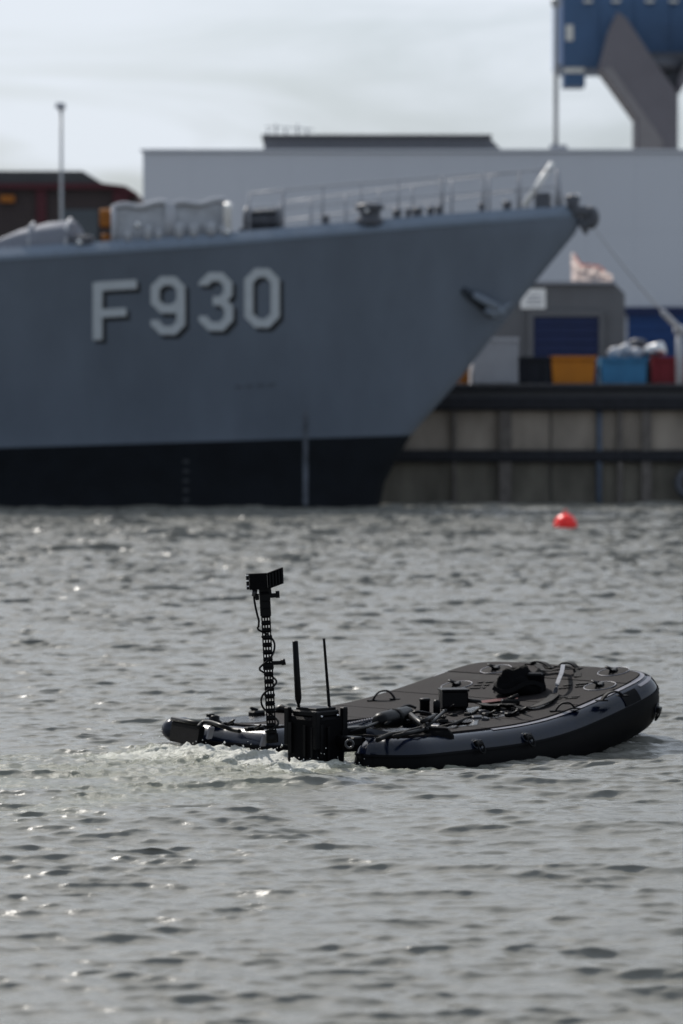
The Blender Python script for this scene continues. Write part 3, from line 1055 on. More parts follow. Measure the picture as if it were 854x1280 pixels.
# pennant letters
def stroke_ribbon(mb, pts, wdt, closed, off, shift=(0, 0)):
    k = len(pts)
    P_ = [Vector((p_[0] + shift[0], p_[1] + shift[1])) for p_ in pts]
    # subdivide
    Q = []
    m_ = k if closed else k - 1
    for i in range(m_):
        a_, b_ = P_[i], P_[(i + 1) % k]
        for t_ in (0, 0.5):
            Q.append(a_.lerp(b_, t_))
    if not closed: Q.append(P_[-1])
    n_ = len(Q)
    L_, R_ = [], []
    for i in range(n_):
        a_ = Q[(i - 1) % n_] if (closed or i > 0) else Q[i]
        b_ = Q[(i + 1) % n_] if (closed or i < n_ - 1) else Q[i]
        d1 = (Q[i] - a_); d2 = (b_ - Q[i])
        d1 = d1.normalized() if d1.length > 1e-6 else d2.normalized()
        d2 = d2.normalized() if d2.length > 1e-6 else d1
        t_ = (d1 + d2).normalized()
        nrm = Vector((-t_.y, t_.x))
        mit = 1 / max(0.5, nrm.dot(Vector((-d1.y, d1.x))))
        L_.append(Q[i] + nrm * wdt / 2 * mit); R_.append(Q[i] - nrm * wdt / 2 * mit)
    vs = []
    for l_, r_ in zip(L_, R_):
        a_, b_ = hull_point(l_.x, l_.y, off), hull_point(r_.x, r_.y, off)
        vs += [a_, b_, a_ + Vector((0, off * 0.8, 0)), b_ + Vector((0, off * 0.8, 0))]
    fs = []
    mm_ = n_ if closed else n_ - 1
    for i in range(mm_):
        a_, b_ = i * 4, ((i + 1) % n_) * 4
        fs += [(a_, a_ + 1, b_ + 1, b_), (a_, b_, b_ + 2, a_ + 2), (a_ + 1, a_ + 3, b_ + 3, b_ + 1)]
    if not closed:
        fs += [(0, 2, 3, 1), ((n_ - 1) * 4, (n_ - 1) * 4 + 1, (n_ - 1) * 4 + 3, (n_ - 1) * 4 + 2)]
    mb.add(vs, fs)


def octo(x0_, y0_, x1_, y1_, c):
    return [(x0_ + c, y0_), (x1_ - c, y0_), (x1_, y0_ + c), (x1_, y1_ - c), (x1_ - c, y1_), (x0_ + c, y1_), (x0_, y1_ - c), (x0_, y0_ + c)]


tilt = lambda pts, sl=-0.06: [(x, y + sl * (x - pts[0][0])) for x, y in pts]
WS = 11.0
glyphs = [
    [([(122, 359 - 6), (122, 425)], False, 12), (tilt([(122, 358), (171, 358)]), False, 11.5), (tilt([(122, 392), (158, 392)]), False, 10.5)],
    [(octo(194, 351, 226, 386, 9), True, WS), ([(226, 372), (226, 404), (217, 413), (203, 413), (194, 404), (194, 400)], False, WS)],
    [([(254, 357), (254, 355), (263, 346), (276, 346), (285, 355), (285, 367), (277, 376), (266, 376)], False, WS), ([(277, 376), (286, 385), (286, 398), (277, 408), (263, 408), (254, 399), (254, 395)], False, WS)],
    [(octo(311, 341, 344, 404, 10), True, WS)],
]
nmz = ['pennant_letter', 'pennant_digit', 'pennant_digit', 'pennant_digit']
lbz = ['pale letter F', 'pale digit 9', 'pale digit 3', 'pale digit 0']
for gl, nm, lb_ in zip(glyphs, nmz, lbz):
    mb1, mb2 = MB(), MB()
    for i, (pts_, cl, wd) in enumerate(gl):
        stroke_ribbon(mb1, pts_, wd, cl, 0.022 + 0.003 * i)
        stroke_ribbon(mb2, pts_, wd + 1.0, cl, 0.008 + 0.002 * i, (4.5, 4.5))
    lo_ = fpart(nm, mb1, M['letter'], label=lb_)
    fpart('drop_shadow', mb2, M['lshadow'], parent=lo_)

# draught marks and stains
for k in range(5):
    mb1 = MB(); stroke_ribbon(mb1, [(229, 577 + 12 * k), (236, 577 + 12 * k)], 4, False, 0.012)
    fpart('draught_mark', mb1, mat('faded_mark', (0.03, 0.034, 0.04), 0.6) if k == 0 else bpy.data.materials['faded_mark'])
mb1 = MB(); stroke_ribbon(mb1, [(382, 512), (382, 560), (382, 632)], 6, False, 0.012)
fpart('weld_seam', mb1, mat('seam_grey', (0.10, 0.115, 0.145), 0.5, var=0.7, vscale=1.3))
for k in range(4):
    mb1 = MB(); stroke_ribbon(mb1, [(294 + 14 * k, 484 - k), (302 + 14 * k, 483.5 - k)], 4, False, 0.012)
    fpart('stencil_mark', mb1, mat('stencil_dark', (0.075, 0.09, 0.115), 0.5) if k == 0 else bpy.data.materials['stencil_dark'])

# anchor in its recess
an = hull_point(606, 380, 0.05)
ap = MB()
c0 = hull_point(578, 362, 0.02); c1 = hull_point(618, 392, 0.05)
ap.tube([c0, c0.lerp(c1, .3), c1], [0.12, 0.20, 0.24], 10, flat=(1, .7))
fpart('anchor_recess', ap, mat('recess_shade', (0.03, 0.036, 0.046), 0.7, spec=0.2))  # raised tube, darkened to paint the shade inside the hollow
ank = MB()
s0 = hull_point(592, 368, 0.35); s1 = hull_point(622, 385, 0.45)
ank.tube([s0, s1], [0.10, 0.13], 8)
an_o = fpart('anchor', ank, mat('anchor_grey', (0.15, 0.18, 0.225), 0.6, var=.15))
for (pxa, pya, pxb, pyb) in ((616, 395, 640, 378), (606, 388, 626, 398)):
    f1, f2 = hull_point(pxa, pya, 0.42), hull_point(pxb, pyb, 0.38)
    ff = MB().tube([f1, f1.lerp(f2, .5), f2], [0.07, 0.17, 0.03], 6, flat=(1, .55))
    fpart('fluke', ff, bpy.data.materials['anchor_grey'], an_o)
fpart('crown', MB().box(hull_point(620, 388, 0.42), (0.55, 0.22, 0.26), bev=.05), bpy.data.materials['anchor_grey'], an_o)

# guard rails both sides
mesh_post = None
pxs = [308, 350, 400, 448, 495, 550, 602, 645]
tops = []
for px in pxs:
    b0 = deckpt(px, 0.45, 0.36)
    topy = float(np.interp(px, [290, 690], [244, 216]))
    hgt = (float(np.interp(px, [p_[0] for p_ in edge_t], [p_[1] for p_ in edge_t])) - topy) / PXM
    thick = 0.06 if px in (350, 550, 602) else 0.035
    pp = fpart('rail_post', MB().tube([b0, b0 + Vector((0.02, 0, hgt))], thick, 6), M['rail'])
    far = Vector((b0.x, -b0.y, b0.z))
    fpart('rail_post', MB().tube([far, far + Vector((0, 0, 1.15))], 0.04, 6), M['rail'])
    tops.append((b0, hgt))
e_ = deckpt(690, 0.35, 0.36)
tops.append((e_, (262 - 216) / PXM))
for f in (1.0, 0.52):
    fpart('rail_wire', MB().tube([b + Vector((0, 0, h * f)) for b, h in tops], 0.026 if f == 1 else 0.02, 5), M['rail'])
    fpart('rail_wire', MB().tube([Vector((b.x, -b.y, b.z + 1.15 * f)) for b, h in tops], 0.022, 5), M['rail'])

# canvas screens
def screen(pa, pb, ta, tb):
    a_, b_ = deckpt(pa, 0.5, 0.2), deckpt(pb, 0.5, 0.2)
    ha, hb_ = ta / PXM, tb / PXM
    mb = MB(); vs = []
    nx_, nz_ = 16, 8
    for j in range(nz_ + 1):
        for i in range(nx_ + 1):
            u_, v_ = i / nx_, j / nz_
            q_ = a_.lerp(b_, u_)
            sag = 0.05 * math.sin(u_ * math.pi * 3) * (v_ > .95)
            vs.append(q_ + Vector((0, 0.06 * mnoise.noise(Vector((u_ * 4 + pa, v_ * 3, 0))), v_ * (ha + (hb_ - ha) * u_) + sag)))
    mb.add(vs, [(j * (nx_ + 1) + i, j * (nx_ + 1) + i + 1, (j + 1) * (nx_ + 1) + i + 1, (j + 1) * (nx_ + 1) + i) for j in range(nz_) for i in range(nx_)], True)
    o_ = fpart('canvas_screen', mb, M['canvas'])
    md = o_.modifiers.new('thickness', 'SOLIDIFY'); md.thickness = 0.03
    hem = MB().tube([v + Vector((0, -0.03, 0)) for v in vs[-(nx_ + 1):]], 0.09, 6)
    fpart('hem', hem, mat('canvas_hem', (0.36, 0.37, 0.40), 0.8) if 'canvas_hem' not in bpy.data.materials else bpy.data.materials['canvas_hem'], o_)
    for u_ in (0.0, 1.0):
        q_ = a_.lerp(b_, u_)
        fpart('screen_post', MB().tube([q_ + Vector((0, -0.05, 0)), q_ + Vector((0, -0.05, (ha if u_ == 0 else hb_) + .04))], 0.08, 8), bpy.data.materials['canvas_hem'], o_)
    return a_, b_


screen(138, 206, 48, 48)
screen(212, 280, 46, 46)
for px, h_, rr_ in ((158, 14, .10), (183, 18, .12), (196, 12, .1), (222, 18, .14), (240, 16, .13), (262, 16, .16), (276, 12, .1)):
    b0 = deckpt(px, 0.25, 0.3)
    fpart('deck_fitting', MB().lathe([(rr_, 0), (rr_, h_ / PXM * .8), (rr_ * .6, h_ / PXM)], b0, 10), M['canvas'])
for px in (171, 283, 198 - 100):
    b0 = deckpt(px, 0.15, 0.36 if px != 171 else 0.75)
    bmx = bmesh.new(); bmesh.ops.create_uvsphere(bmx, u_segments=12, v_segments=8, radius=0.10); bmx.verts.index_update()
    mb = MB().add([v.co + b0 for v in bmx.verts], [tuple(v.index for v in f.verts) for f in bmx.faces], True); bmx.free()
    fpart('steel_ball', mb, M['steel'])  # small polished steel ball near the deck edge
b0 = deckpt(282, 0.3, 0.36)
fpart('vent_pipe', MB().tube([b0, b0 + Vector((0, 0, .65)), b0 + Vector((.05, -.15, .8))], 0.12, 10), M['white'])
# life raft canisters / orange gear
b0 = deckpt(127, 0.8, 0.55)
fpart('orange_box', MB().box(b0 + Vector((0, 0, .50)), (0.40, 0.5, 0.55), bev=.06), M['orange'])
fpart('orange_box', MB().box(b0 + Vector((-.02, 0, -.12)), (0.28, 0.4, 0.36), bev=.06), M['orange'])
fpart('orange_box_stand', MB().box(b0 + Vector((0, 0.3, .0)), (0.3, 0.3, 0.6)), M['dark'])
# covered gun at the left edge
gun = MB()
c_ = deckpt(40, 1.5, 0.15)
vs, fs = [], []
nL = 14
outl = [(-2.2, 0.0), (-1.5, 0.35), (-.6, .75), (.2, .95), (.85, 1.0), (.95, .9), (1.0, 0)]
for k in range(nL + 1):
    yy = -1.1 + 2.2 * k / nL
    sc_ = math.sqrt(max(0.02, 1 - (yy / 1.15) ** 2)) * .5 + .5
    for (a_, h_) in outl:
        vs.append(c_ + Vector((a_, yy, h_ * sc_)))
nO = len(outl)
for k in range(nL):
    for j in range(nO - 1):
        fs.append((k * nO + j, k * nO + j + 1, (k + 1) * nO + j + 1, (k + 1) * nO + j))
fs.append(tuple(range(nO))); fs.append(tuple(nL * nO + j for j in range(nO - 1, -1, -1)))
gun.add(vs, fs, True)
fpart('gun_cover', gun, mat('gun_canvas', (0.15, 0.16, 0.19), .85, var=.1, bump=.3, bscale=5))
for a_ in (-.2, .9):
    fpart('cover_hoop', MB().tube([c_ + Vector((a_, -1.16, 0)), c_ + Vector((a_, -1.0, .75)), c_ + Vector((a_, -.5, 1.02 if a_ > 0 else .9))], 0.05, 6), bpy.data.materials['canvas_hem'])
# mooring gear and winches
b0 = deckpt(97, .4, .3)
fpart('fairlead', MB().box(b0 + Vector((0, 0, .12)), (0.7, 0.5, 0.34), bev=.08), M['dark'])
b0 = deckpt(320, 1.2, .3)
wn_ = fpart('winch', MB().lathe([(.30, -.55), (.42, -.5), (.42, -.42), (.25, -.38), (.25, .38), (.42, .42), (.42, .5), (.30, .55)], b0 + Vector((0, 0, .38)), 18, Matrix.Rotation(R(90), 3, 'Y')), M['dark'])
fpart('winch_base', MB().box(b0 + Vector((0, 0, .05)), (1.3, .7, .2)), M['dark'], wn_)
fpart('winch_cover', MB().box(b0 + Vector((.05, -.05, .72)), (.8, .6, .2), bev=.08), M['canvas'], wn_)
b0 = deckpt(460, .35, .22)
cp = fpart('capstan', MB().lathe([(.42, 0), (.45, .12), (.30, .25), (.28, .38), (.44, .50), (.42, .58), (.2, .64)], b0, 18), M['dark'])
fpart('capstan_glint', MB().lathe([(.05, 0), (.07, .03), (.07, .08), (.03, .11)], b0 + Vector((-.02, -.42, .34)), 12), M['steel'], cp)  # small steel knob added to give the capstan its glint
for px, ww in ((494, .3), (508, .2), (520, .34), (536, .26), (546, .2), (600, .2), (632, .3), (405, .22)):
    b0 = deckpt(px, .4, .3)
    fpart('bollard', MB().lathe([(ww * .5, 0), (ww * .4, .08), (ww * .4, .22), (ww * .55, .27), (ww * .3, .32)], b0, 10), M['dark'])
# bow fittings
b0 = on_centreplane(655, 258); b1 = on_centreplane(691, 203)
fpart('jackstaff', MB().tube([b0, b1], [0.10, 0.08], 10), M['white'])
q0, q1 = on_centreplane(699, 262), on_centreplane(697, 212)
fpart('bow_post', MB().tube([q0, q0.lerp(q1, .5), q1], [.14, .10, .06], 10), M['rail'])
q0 = on_centreplane(679, 252)
fpart('bow_locker', MB().box(q0, (0.45, .6, .5), bev=.04), M['dark'])
q0 = on_centreplane(716, 255)
fpart('roller_fairlead', MB().lathe([(.16, -.2), (.24, -.15), (.18, 0), (.24, .2), (.1, .28)], q0, 12), M['dark'])
q0 = on_centreplane(722, 246)
fpart('bow_glint', MB().lathe([(.03, -.09), (.08, -.05), (.085, .02), (.05, .07), (.01, .08)], q0, 12), M['steel'])  # steel knob added for a bright glint, not a lamp
ch = MB()
q0 = on_centreplane(738, 272)
ch.tube([q0 + Vector((.12 * math.cos(a_), 0, .20 * math.sin(a_))) for a_ in [i * math.pi / 8 for i in range(16)]], 0.15, 8, closed=True)
ch.box(q0 + Vector((-.28, 0, .18)), (.5, .5, .3), bev=.06)
fpart('bow_chock', ch, M['dark'])
q0 = on_centreplane(731, 283)
fpart('bow_hook', MB().tube([q0 + Vector((-.1, 0, .2)), q0 + Vector((0, -.05, -.05)), q0 + Vector((.05, 0, -.22))], [.14, .11, .05], 8), M['dark'])

# mooring rope from the bow to the quay
ra_ = FM @ on_centreplane(742, 284)
rb_ = Vector((pr_.x, pr_.y - 0.1, at(850, 412, KY - 1).z))
rp_ = []
for i in range(25):
    t_ = i / 24
    q = ra_.lerp(rb_, t_); q.z -= 0.55 * 4 * t_ * (1 - t_) * 0.25
    rp_.append(q)
mr_ = thing('mooring_rope', ra_, 'thin mooring rope sloping from the ship bow to the quay', 'rope')
part('rope_span', MB().tube(rp_, [0.012 + 0.03 * (i / 24) for i in range(25)], 6), M['rope'], mr_)
part('rope_guard', MB().tube(rp_[19:], 0.10, 8), M['rope'], mr_)

# ------------------------------------------------------------------ red buoy
bq = on_z(707, 662, 0.0)
by = thing('buoy', (bq.x, bq.y, 0), 'round red mooring buoy floating before the quay', 'buoy')
rB = 14.8 / (FPX / bq.y)
bz = 0.10
prof = [(rB * math.cos(a_), rB * math.sin(a_)) for a_ in [R(-88 + 8.8 * i) for i in range(21)]]
part('float', MB().lathe(prof, (bq.x, bq.y, bz), 32), M['buoy'], by)
part('seam', MB().tube([(bq.x + (rB + .001) * math.cos(a_), bq.y + (rB + .001) * math.sin(a_), bz + .02) for a_ in [i * math.pi / 16 for i in range(32)]], 0.008, 6, closed=True), M['buoy'], by)
part('eye', MB().tube([(bq.x + .05 * math.cos(a_), bq.y, bz + rB + .035 + .05 * math.sin(a_)) for a_ in [i * math.pi / 6 for i in range(12)]], 0.012, 6, closed=True), M['buoy'], by)

# ------------------------------------------------------------------ inflatable boat
boat = bpy.data.objects.new('inflatable_boat', None)
C.objects.link(boat)
boat.matrix_world = BM
tag(boat, 'dark navy and black inflatable drone boat with a tall sensor mast at its stern', 'boat')


def bpart(name, mb, m, parent=boat, label=None):
    o = bpy.data.objects.new(name, mb.mesh(name))
    C.objects.link(o)
    for mm in (m if isinstance(m, (list, tuple)) else [m]):
        o.data.materials.append(mm)
    o.parent = parent
    if label: o['label'] = label
    return o


def dk(px, py, h=0.0):
    """boat-frame point on the deck (raised by h) shown at (px, py)"""
    d = BMI.to_3x3() @ ray(px, py)
    o_ = BMI @ CAMLOC
    lo, hi = 20.0, 40.0
    f = lambda t_: (o_ + d * t_).z - (rk((o_ + d * t_).x) + h)
    for _ in range(50):
        m_ = (lo + hi) / 2
        if f(m_) > 0: lo = m_
        else: hi = m_
    return o_ + d * lo


def up_at(base, px, py):
    """point straight above base (boat z) nearest the ray at (px, py)"""
    d = BMI.to_3x3() @ ray(px, py)
    o_ = BMI @ CAMLOC
    # in the plane through base facing the camera
    nrm = Vector((d.x, d.y, 0)).normalized()
    t_ = (base - o_).dot(nrm) / d.dot(nrm)
    return o_ + d * t_


def outline():
    pts_ = []
    hw_ = BW / 2
    # start at far stern corner (y = +hw), go along the stern to near, up the near side, round the bow, back
    def arc(cx_, cy_, r_, a0_, a1_, n_):
        return [(cx_ + r_ * math.cos(R(a0_ + (a1_ - a0_) * i / n_)), cy_ + r_ * math.sin(R(a0_ + (a1_ - a0_) * i / n_))) for i in range(n_ + 1)]
    pts_ += arc(0.30, hw_ - 0.30, 0.30, 90, 180, 6)
    pts_ += [(0, 0.6)]
    pts_ += arc(0.14, NV1 + 0.14, 0.14, 180, 270, 4)
    pts_ += [(0.4, NV1)]
    pts_ += [(ND, NV1 - 0.02), (ND, (NV1 + NV2) / 2), (ND, NV2 + 0.02)]
    pts_ += [(0.5, NV2)]
    pts_ += arc(0.22, NV2 - 0.18, 0.18, 90, 180, 4)
    pts_ += [(0.04, -1.0)]
    pts_ += arc(0.42, -hw_ + 0.36, 0.36, 190, 270, 6)
    pts_ += [(u_, -hw_) for u_ in (0.8, 1.2, 1.6, 2.0, 2.3)]
    # bow: superellipse from (2.5,-hw) round to (2.6, hw)
    a_, n_e = BL - 2.65, 5.0
    for i in range(0, 41):
        th = math.pi * (-0.5 + i / 40)
        cx_, sy_ = math.cos(th), math.sin(th)
        pts_.append((2.65 + a_ * abs(cx_) ** (2 / n_e), hw_ * math.copysign(abs(sy_) ** (2 / n_e), sy_)))
    pts_ += [(u_, hw_) for u_ in (2.3, 2.0, 1.6, 1.2, 0.8)]
    # the bow half draws in a little
    def draw_in(q_):
        t_ = min(max((q_[0] - 1.5) / 2.1, 0), 1)
        return (q_[0], q_[1] * (1 - 0.085 * t_ * t_ * (3 - 2 * t_)))
    return [draw_in(q_) for q_ in pts_]


NV1, NV2, ND = 0.06, -0.72, 1.25


def offset(pts_, d_):
    """inset the closed outline by d_ (towards the material)"""
    n_ = len(pts_)
    res = []
    for i in range(n_):
        a_, p_, b_ = Vector(pts_[i - 1]), Vector(pts_[i]), Vector(pts_[(i + 1) % n_])
        d1, d2 = (p_ - a_), (b_ - p_)
        d1 = d1.normalized() if d1.length > 1e-6 else d2.normalized()
        d2 = d2.normalized() if d2.length > 1e-6 else d1
        n1_, n2_ = Vector((-d1.y, d1.x)), Vector((-d2.y, d2.x))
        nn = (n1_ + n2_)
        nn = nn.normalized() if nn.length > 1e-6 else n1_
        k_ = 1 / max(0.6, nn.dot(n1_))
        res.append((p_.x + nn.x * d_ * k_, p_.y + nn.y * d_ * k_))
    return res


OUT0 = outline()
# resample
def resample(pts_, step):
    res = []
    n_ = len(pts_)
    for i in range(n_):
        a_, b_ = Vector(pts_[i]), Vector(pts_[(i + 1) % n_])
        L_ = (b_ - a_).length
        m_ = max(1, int(round(L_ / step)))
        if L_ < 1e-5: continue
        for j in range(m_):
            q_ = a_.lerp(b_, j / m_); res.append((q_.x, q_.y))
    return res


OUT = resample(OUT0, 0.09)
RT = BT / 2
RH = 0.165      # how far the tube rounds in over the deck


def ringpt(p_, z):
    # the tubes pinch slightly at the stern ends
    return Vector((p_[0], p_[1], z + rk(p_[0])))


def band(a0_, a1_, n_, proud=0.0):
    mb = MB()
    rings = []
    for k in range(n_ + 1):
        th = R(a0_ + (a1_ - a0_) * k / n_)
        ins = RH * (1 - math.cos(th)) * 0.98 - proud * math.cos(th)
        z = -RT + (RT + proud) * math.sin(th)
        rings.append([ringpt(q_, z) for q_ in offset(OUT, ins)])
    N_ = len(OUT)
    vs = [v for r_ in rings for v in r_]
    fs = []
    for k in range(n_):
        for i in range(N_):
            j = (i + 1) % N_
            fs.append((k * N_ + i, k * N_ + j, (k + 1) * N_ + j, (k + 1) * N_ + i))
    mb.add(vs, fs, True)
    return mb, rings


mbU, rU = band(24, 90, 10)
hull_o = bpart('tube', mbU, M['navy'])
mbL, rL = band(-90, 24, 11)
bpart('underside', mbL, M['black_pvc'])
# floor of the slab (closes the top and the bottom)
def cap(ring, dz):
    mb = MB()
    bm = bmesh.new()
    vsb = [bm.verts.new((v.x, v.y, 0)) for v in ring]
    ed = [bm.edges.new((vsb[i], vsb[(i + 1) % len(vsb)])) for i in range(len(vsb))]
    bmesh.ops.triangle_fill(bm, use_beauty=True, edges=ed)
    # slice so the sheet can follow the rocker
    for u_ in np.arange(1.0, 4.2, 0.12):
        bmesh.ops.bisect_plane(bm, geom=bm.verts[:] + bm.edges[:] + bm.faces[:], plane_co=(u_, 0, 0), plane_no=(1, 0, 0))
    bm.verts.index_update()
    mb.add([Vector((v.co.x, v.co.y, rk(v.co.x) + dz)) for v in bm.verts], [tuple(v.index for v in f.verts) for f in bm.faces], False)
    bm.free()
    return mb


bpart('deck_sheet', cap(rU[-1], 0.0), M['black_pvc'])
bpart('bottom_sheet', cap(rL[0], -BT), M['black_pvc'])
# trim round the deck edge, its grey lightened to add sheen
def strip(i0, i1, m, name, z, sel=None):
    a_, b_ = offset(OUT, i0), offset(OUT, i1)
    mb = MB(); N_ = len(OUT); vs, fs = [], []
    def zz(ins):
        c_ = 1 - min(ins, RH) / RH / 0.98
        th = math.acos(max(-1, min(1, c_)))
        return -RT + RT * math.sin(th)
    for p_, q_ in zip(a_, b_):
        vs += [ringpt(p_, zz(i0) + z), ringpt(q_, zz(i1) + z)]
    for i in range(N_):
        j = (i + 1) % N_
        mx_, my_ = OUT[i]
        if sel and not sel(mx_, my_): continue
        fs.append((2 * i, 2 * j, 2 * j + 1, 2 * i + 1))
    mb.add(vs, fs, True)
    return bpart(name, mb, m)


strip(0.125, 0.163, M['trim'], 'deck_trim', 0.006, lambda x, y: x > 1.3)
strip(0.070, 0.163, M['trim'], 'bow_trim', 0.010, lambda x, y: x > 3.15 and -1.3 < y < 1.2)
for i_, (a0_, a1_) in enumerate(((22, 27),)):
    mbR, _ = band(a0_, a1_, 2, 0.012)
    bpart('rubbing_strake', mbR, M['black_pvc'])
# chafe patches across the bow tube
def patch(u0, u1, side, a0_, a1_, m, name='chafe_patch'):
    mb = MB(); vs, fs = [], []
    ids = [i for i, (x_, y_) in enumerate(OUT) if u0 <= x_ <= u1 and y_ * side > 0]
    if len(ids) < 2: return
    ids.sort(key=lambda i: OUT[i][0])
    n_ = 6
    for k in range(n_ + 1):
        th = R(a0_ + (a1_ - a0_) * k / n_)
        ins = RH * (1 - math.cos(th)) * .98 - 0.008 * math.cos(th)
        of = offset(OUT, ins)
        z = -RT + (RT + 0.008) * math.sin(th)
        for i in ids: vs.append(ringpt(of[i], z))
    m_ = len(ids)
    for k in range(n_):
        for i in range(m_ - 1):
            fs.append((k * m_ + i, k * m_ + i + 1, (k + 1) * m_ + i + 1, (k + 1) * m_ + i))
    mb.add(vs, fs, True)
    bpart(name, mb, m)


patch(3.56, 3.68, -1, 8, 78, M['black_pvc'])
patch(2.9, 3.2, -1, 28, 62, M['black_pvc'])

# deck pads: separate panels across the boat
in_pad = offset(OUT, 0.175)
def pad_between(u0, u1, m, z, name='deck_panel', vcut=None):
    bm = bmesh.new()
    vsb = [bm.verts.new((p_[0], p_[1], 0)) for p_ in in_pad]
    ed = [bm.edges.new((vsb[i], vsb[(i + 1) % len(vsb)])) for i in range(len(vsb))]
    bmesh.ops.triangle_fill(bm, use_beauty=True, edges=ed)
    def cut(co, no):
        bmesh.ops.bisect_plane(bm, geom=bm.verts[:] + bm.edges[:] + bm.faces[:], plane_co=co, plane_no=no, clear_outer=True)
    cut((u1, 0, 0), (1, 0, 0)); cut((u0, 0, 0), (-1, 0, 0))
    if vcut:
        cut((0, vcut[0], 0), (0, -1, 0)); cut((0, vcut[1], 0), (0, 1, 0))
    u_ = u0 + .12
    while u_ < u1:
        bmesh.ops.bisect_plane(bm, geom=bm.verts[:] + bm.edges[:] + bm.faces[:], plane_co=(u_, 0, 0), plane_no=(1, 0, 0)); u_ += .12
    if not bm.faces:
        bm.free(); return None
    r_ = bmesh.ops.extrude_face_region(bm, geom=bm.faces[:])
    tv = [e for e in r_['geom'] if isinstance(e, bmesh.types.BMVert)]
    for v in tv: v.co.z += z
    bm.verts.index_update()
    mb = MB().add([Vector((v.co.x, v.co.y, v.co.z + rk(v.co.x) + 0.002)) for v in bm.verts], [tuple(v.index for v in f.verts) for f in bm.faces], False)
    bm.free()
    return bpart(name, mb, m)


seams = [0.0, 1.26, 1.82, 2.46, 2.98, 3.14, 4.0]
for i in range(len(seams) - 1):
    if i == 4:
        pad_between(seams[i], seams[i + 1], M['pad_band'], 0.010, 'deck_band')
    else:
        if seams[i] < ND:      # the stern notch parts this panel in two
            pad_between(seams[i] + .007, seams[i + 1] - .007, M['pad'], 0.014, vcut=(-.3, 2))
            pad_between(seams[i] + .007, seams[i + 1] - .007, M['pad'], 0.014, vcut=(-2, -.3))
        else:
            pad_between(seams[i] + .007, seams[i + 1] - .007, M['pad'], 0.014)


# fittings -------------------------------------------------------------
def deck_rot(u_):
    sl = (rk(u_ + .05) - rk(u_ - .05)) / .1
    return Matrix.Rotation(-math.atan(sl), 3, 'Y')


def d_ring(p_, ang=0.0):
    rt = deck_rot(p_.x)
    o_ = bpart('ring_patch', MB().lathe([(0.135, 0), (0.135, .003), (.125, .005), (.02, .006)], p_, 24, rt), M['pad_band'])
    bpart('ring_edge', MB().tube([p_ + rt @ Vector((.136 * math.cos(a_), .136 * math.sin(a_), .004)) for a_ in [i * math.pi / 12 for i in range(24)]], .005, 5, closed=True), M['trim'], o_)
    c_, s_ = math.cos(ang), math.sin(ang)
    rz_ = Matrix.Rotation(ang, 3, 'Z')
    bpart('ring_base', MB().box(p_ + rt @ Vector((0, 0, .015)), (.10, .06, .03), rot=rt @ rz_, bev=.01), M['gear'], o_)
    bpart('d_ring', MB().tube([p_ + rt @ rz_ @ Vector((x_, y_, z_)) for x_, y_, z_ in ((-.05, 0, .02), (-.07, .02, .05), (-.05, .05, .06), (-.0, .06, .055), (.03, .03, .03), (.03, 0, .02))], .010, 6), M['gear'], o_)
    return o_


for px, py in ((620, 835), (767, 838), (571, 855), (750, 856)):
    d_ring(dk(px, py + 2, .015), R(30))


def handle(pa, pb, hpx, wdt=0.045):
    a_, b_ = dk(*pa, .015), dk(*pb, .015)
    h_ = hpx / 150
    pts_ = []
    for i in range(11):
        t_ = i / 10
        q_ = a_.lerp(b_, t_); q_.z += h_ * (1 - abs(2 * t_ - 1) ** 2.6)
        pts_.append(q_)
    d_ = (b_ - a_); side = Vector((-d_.y, d_.x, 0)).normalized()
    o_ = bpart('grab_handle', MB().ribbon(pts_, wdt, .014, side), M['web'])
    for e_ in (a_, b_):
        bpart('handle_patch', MB().box(e_ + Vector((0, 0, .003)), (.09, .07, .010), rot=Matrix.Rotation(math.atan2(d_.y, d_.x), 3, 'Z'), bev=.003), M['black_pvc'], o_)


handle((466, 876), (494, 874), 12)
handle((694, 889), (719, 886), 9)
handle((752, 876), (778, 870), 8)
handle((664, 830), (688, 835), 5)
handle((700, 833), (722, 836), 6)

# rings on the near tube side
def side_ring(u_, ang_):
    i = min(range(len(OUT)), key=lambda k: (OUT[k][0] - u_) ** 2 + (OUT[k][1] + BW / 2) ** 2)
    th = R(ang_)
    p_ = ringpt(offset(OUT, RH * (1 - math.cos(th)) * .98)[i], -RT + RT * math.sin(th))
    q_ = Vector(offset(OUT, -0.1)[i]); c_ = Vector(OUT[i])
    n2 = Vector((q_.x - c_.x, q_.y - c_.y, 0)).normalized()
    nrm = (n2 * math.cos(th) + Vector((0, 0, math.sin(th)))).normalized()
    rot = nrm.to_track_quat('Z', 'Y').to_matrix()
    o_ = bpart('ring_patch', MB().lathe([(0.055, 0), (0.055, .004), (.05, .006), (.02, .007)], p_, 18, rot), M['navy'])
    bpart('d_ring', MB().tube([p_ + rot @ Vector((.035 * math.cos(a_), .05 * math.sin(a_) - .045, .022 + .012 * math.sin(a_))) for a_ in [i * math.pi / 6 for i in range(12)]], .008, 6, closed=True).box(p_ + nrm * .018, (.085, .05, .035), rot=rot, bev=.012), M['gear'], o_)


side_ring(1.05, 38)
side_ring(1.58, 38)
side_ring(3.50, -12)

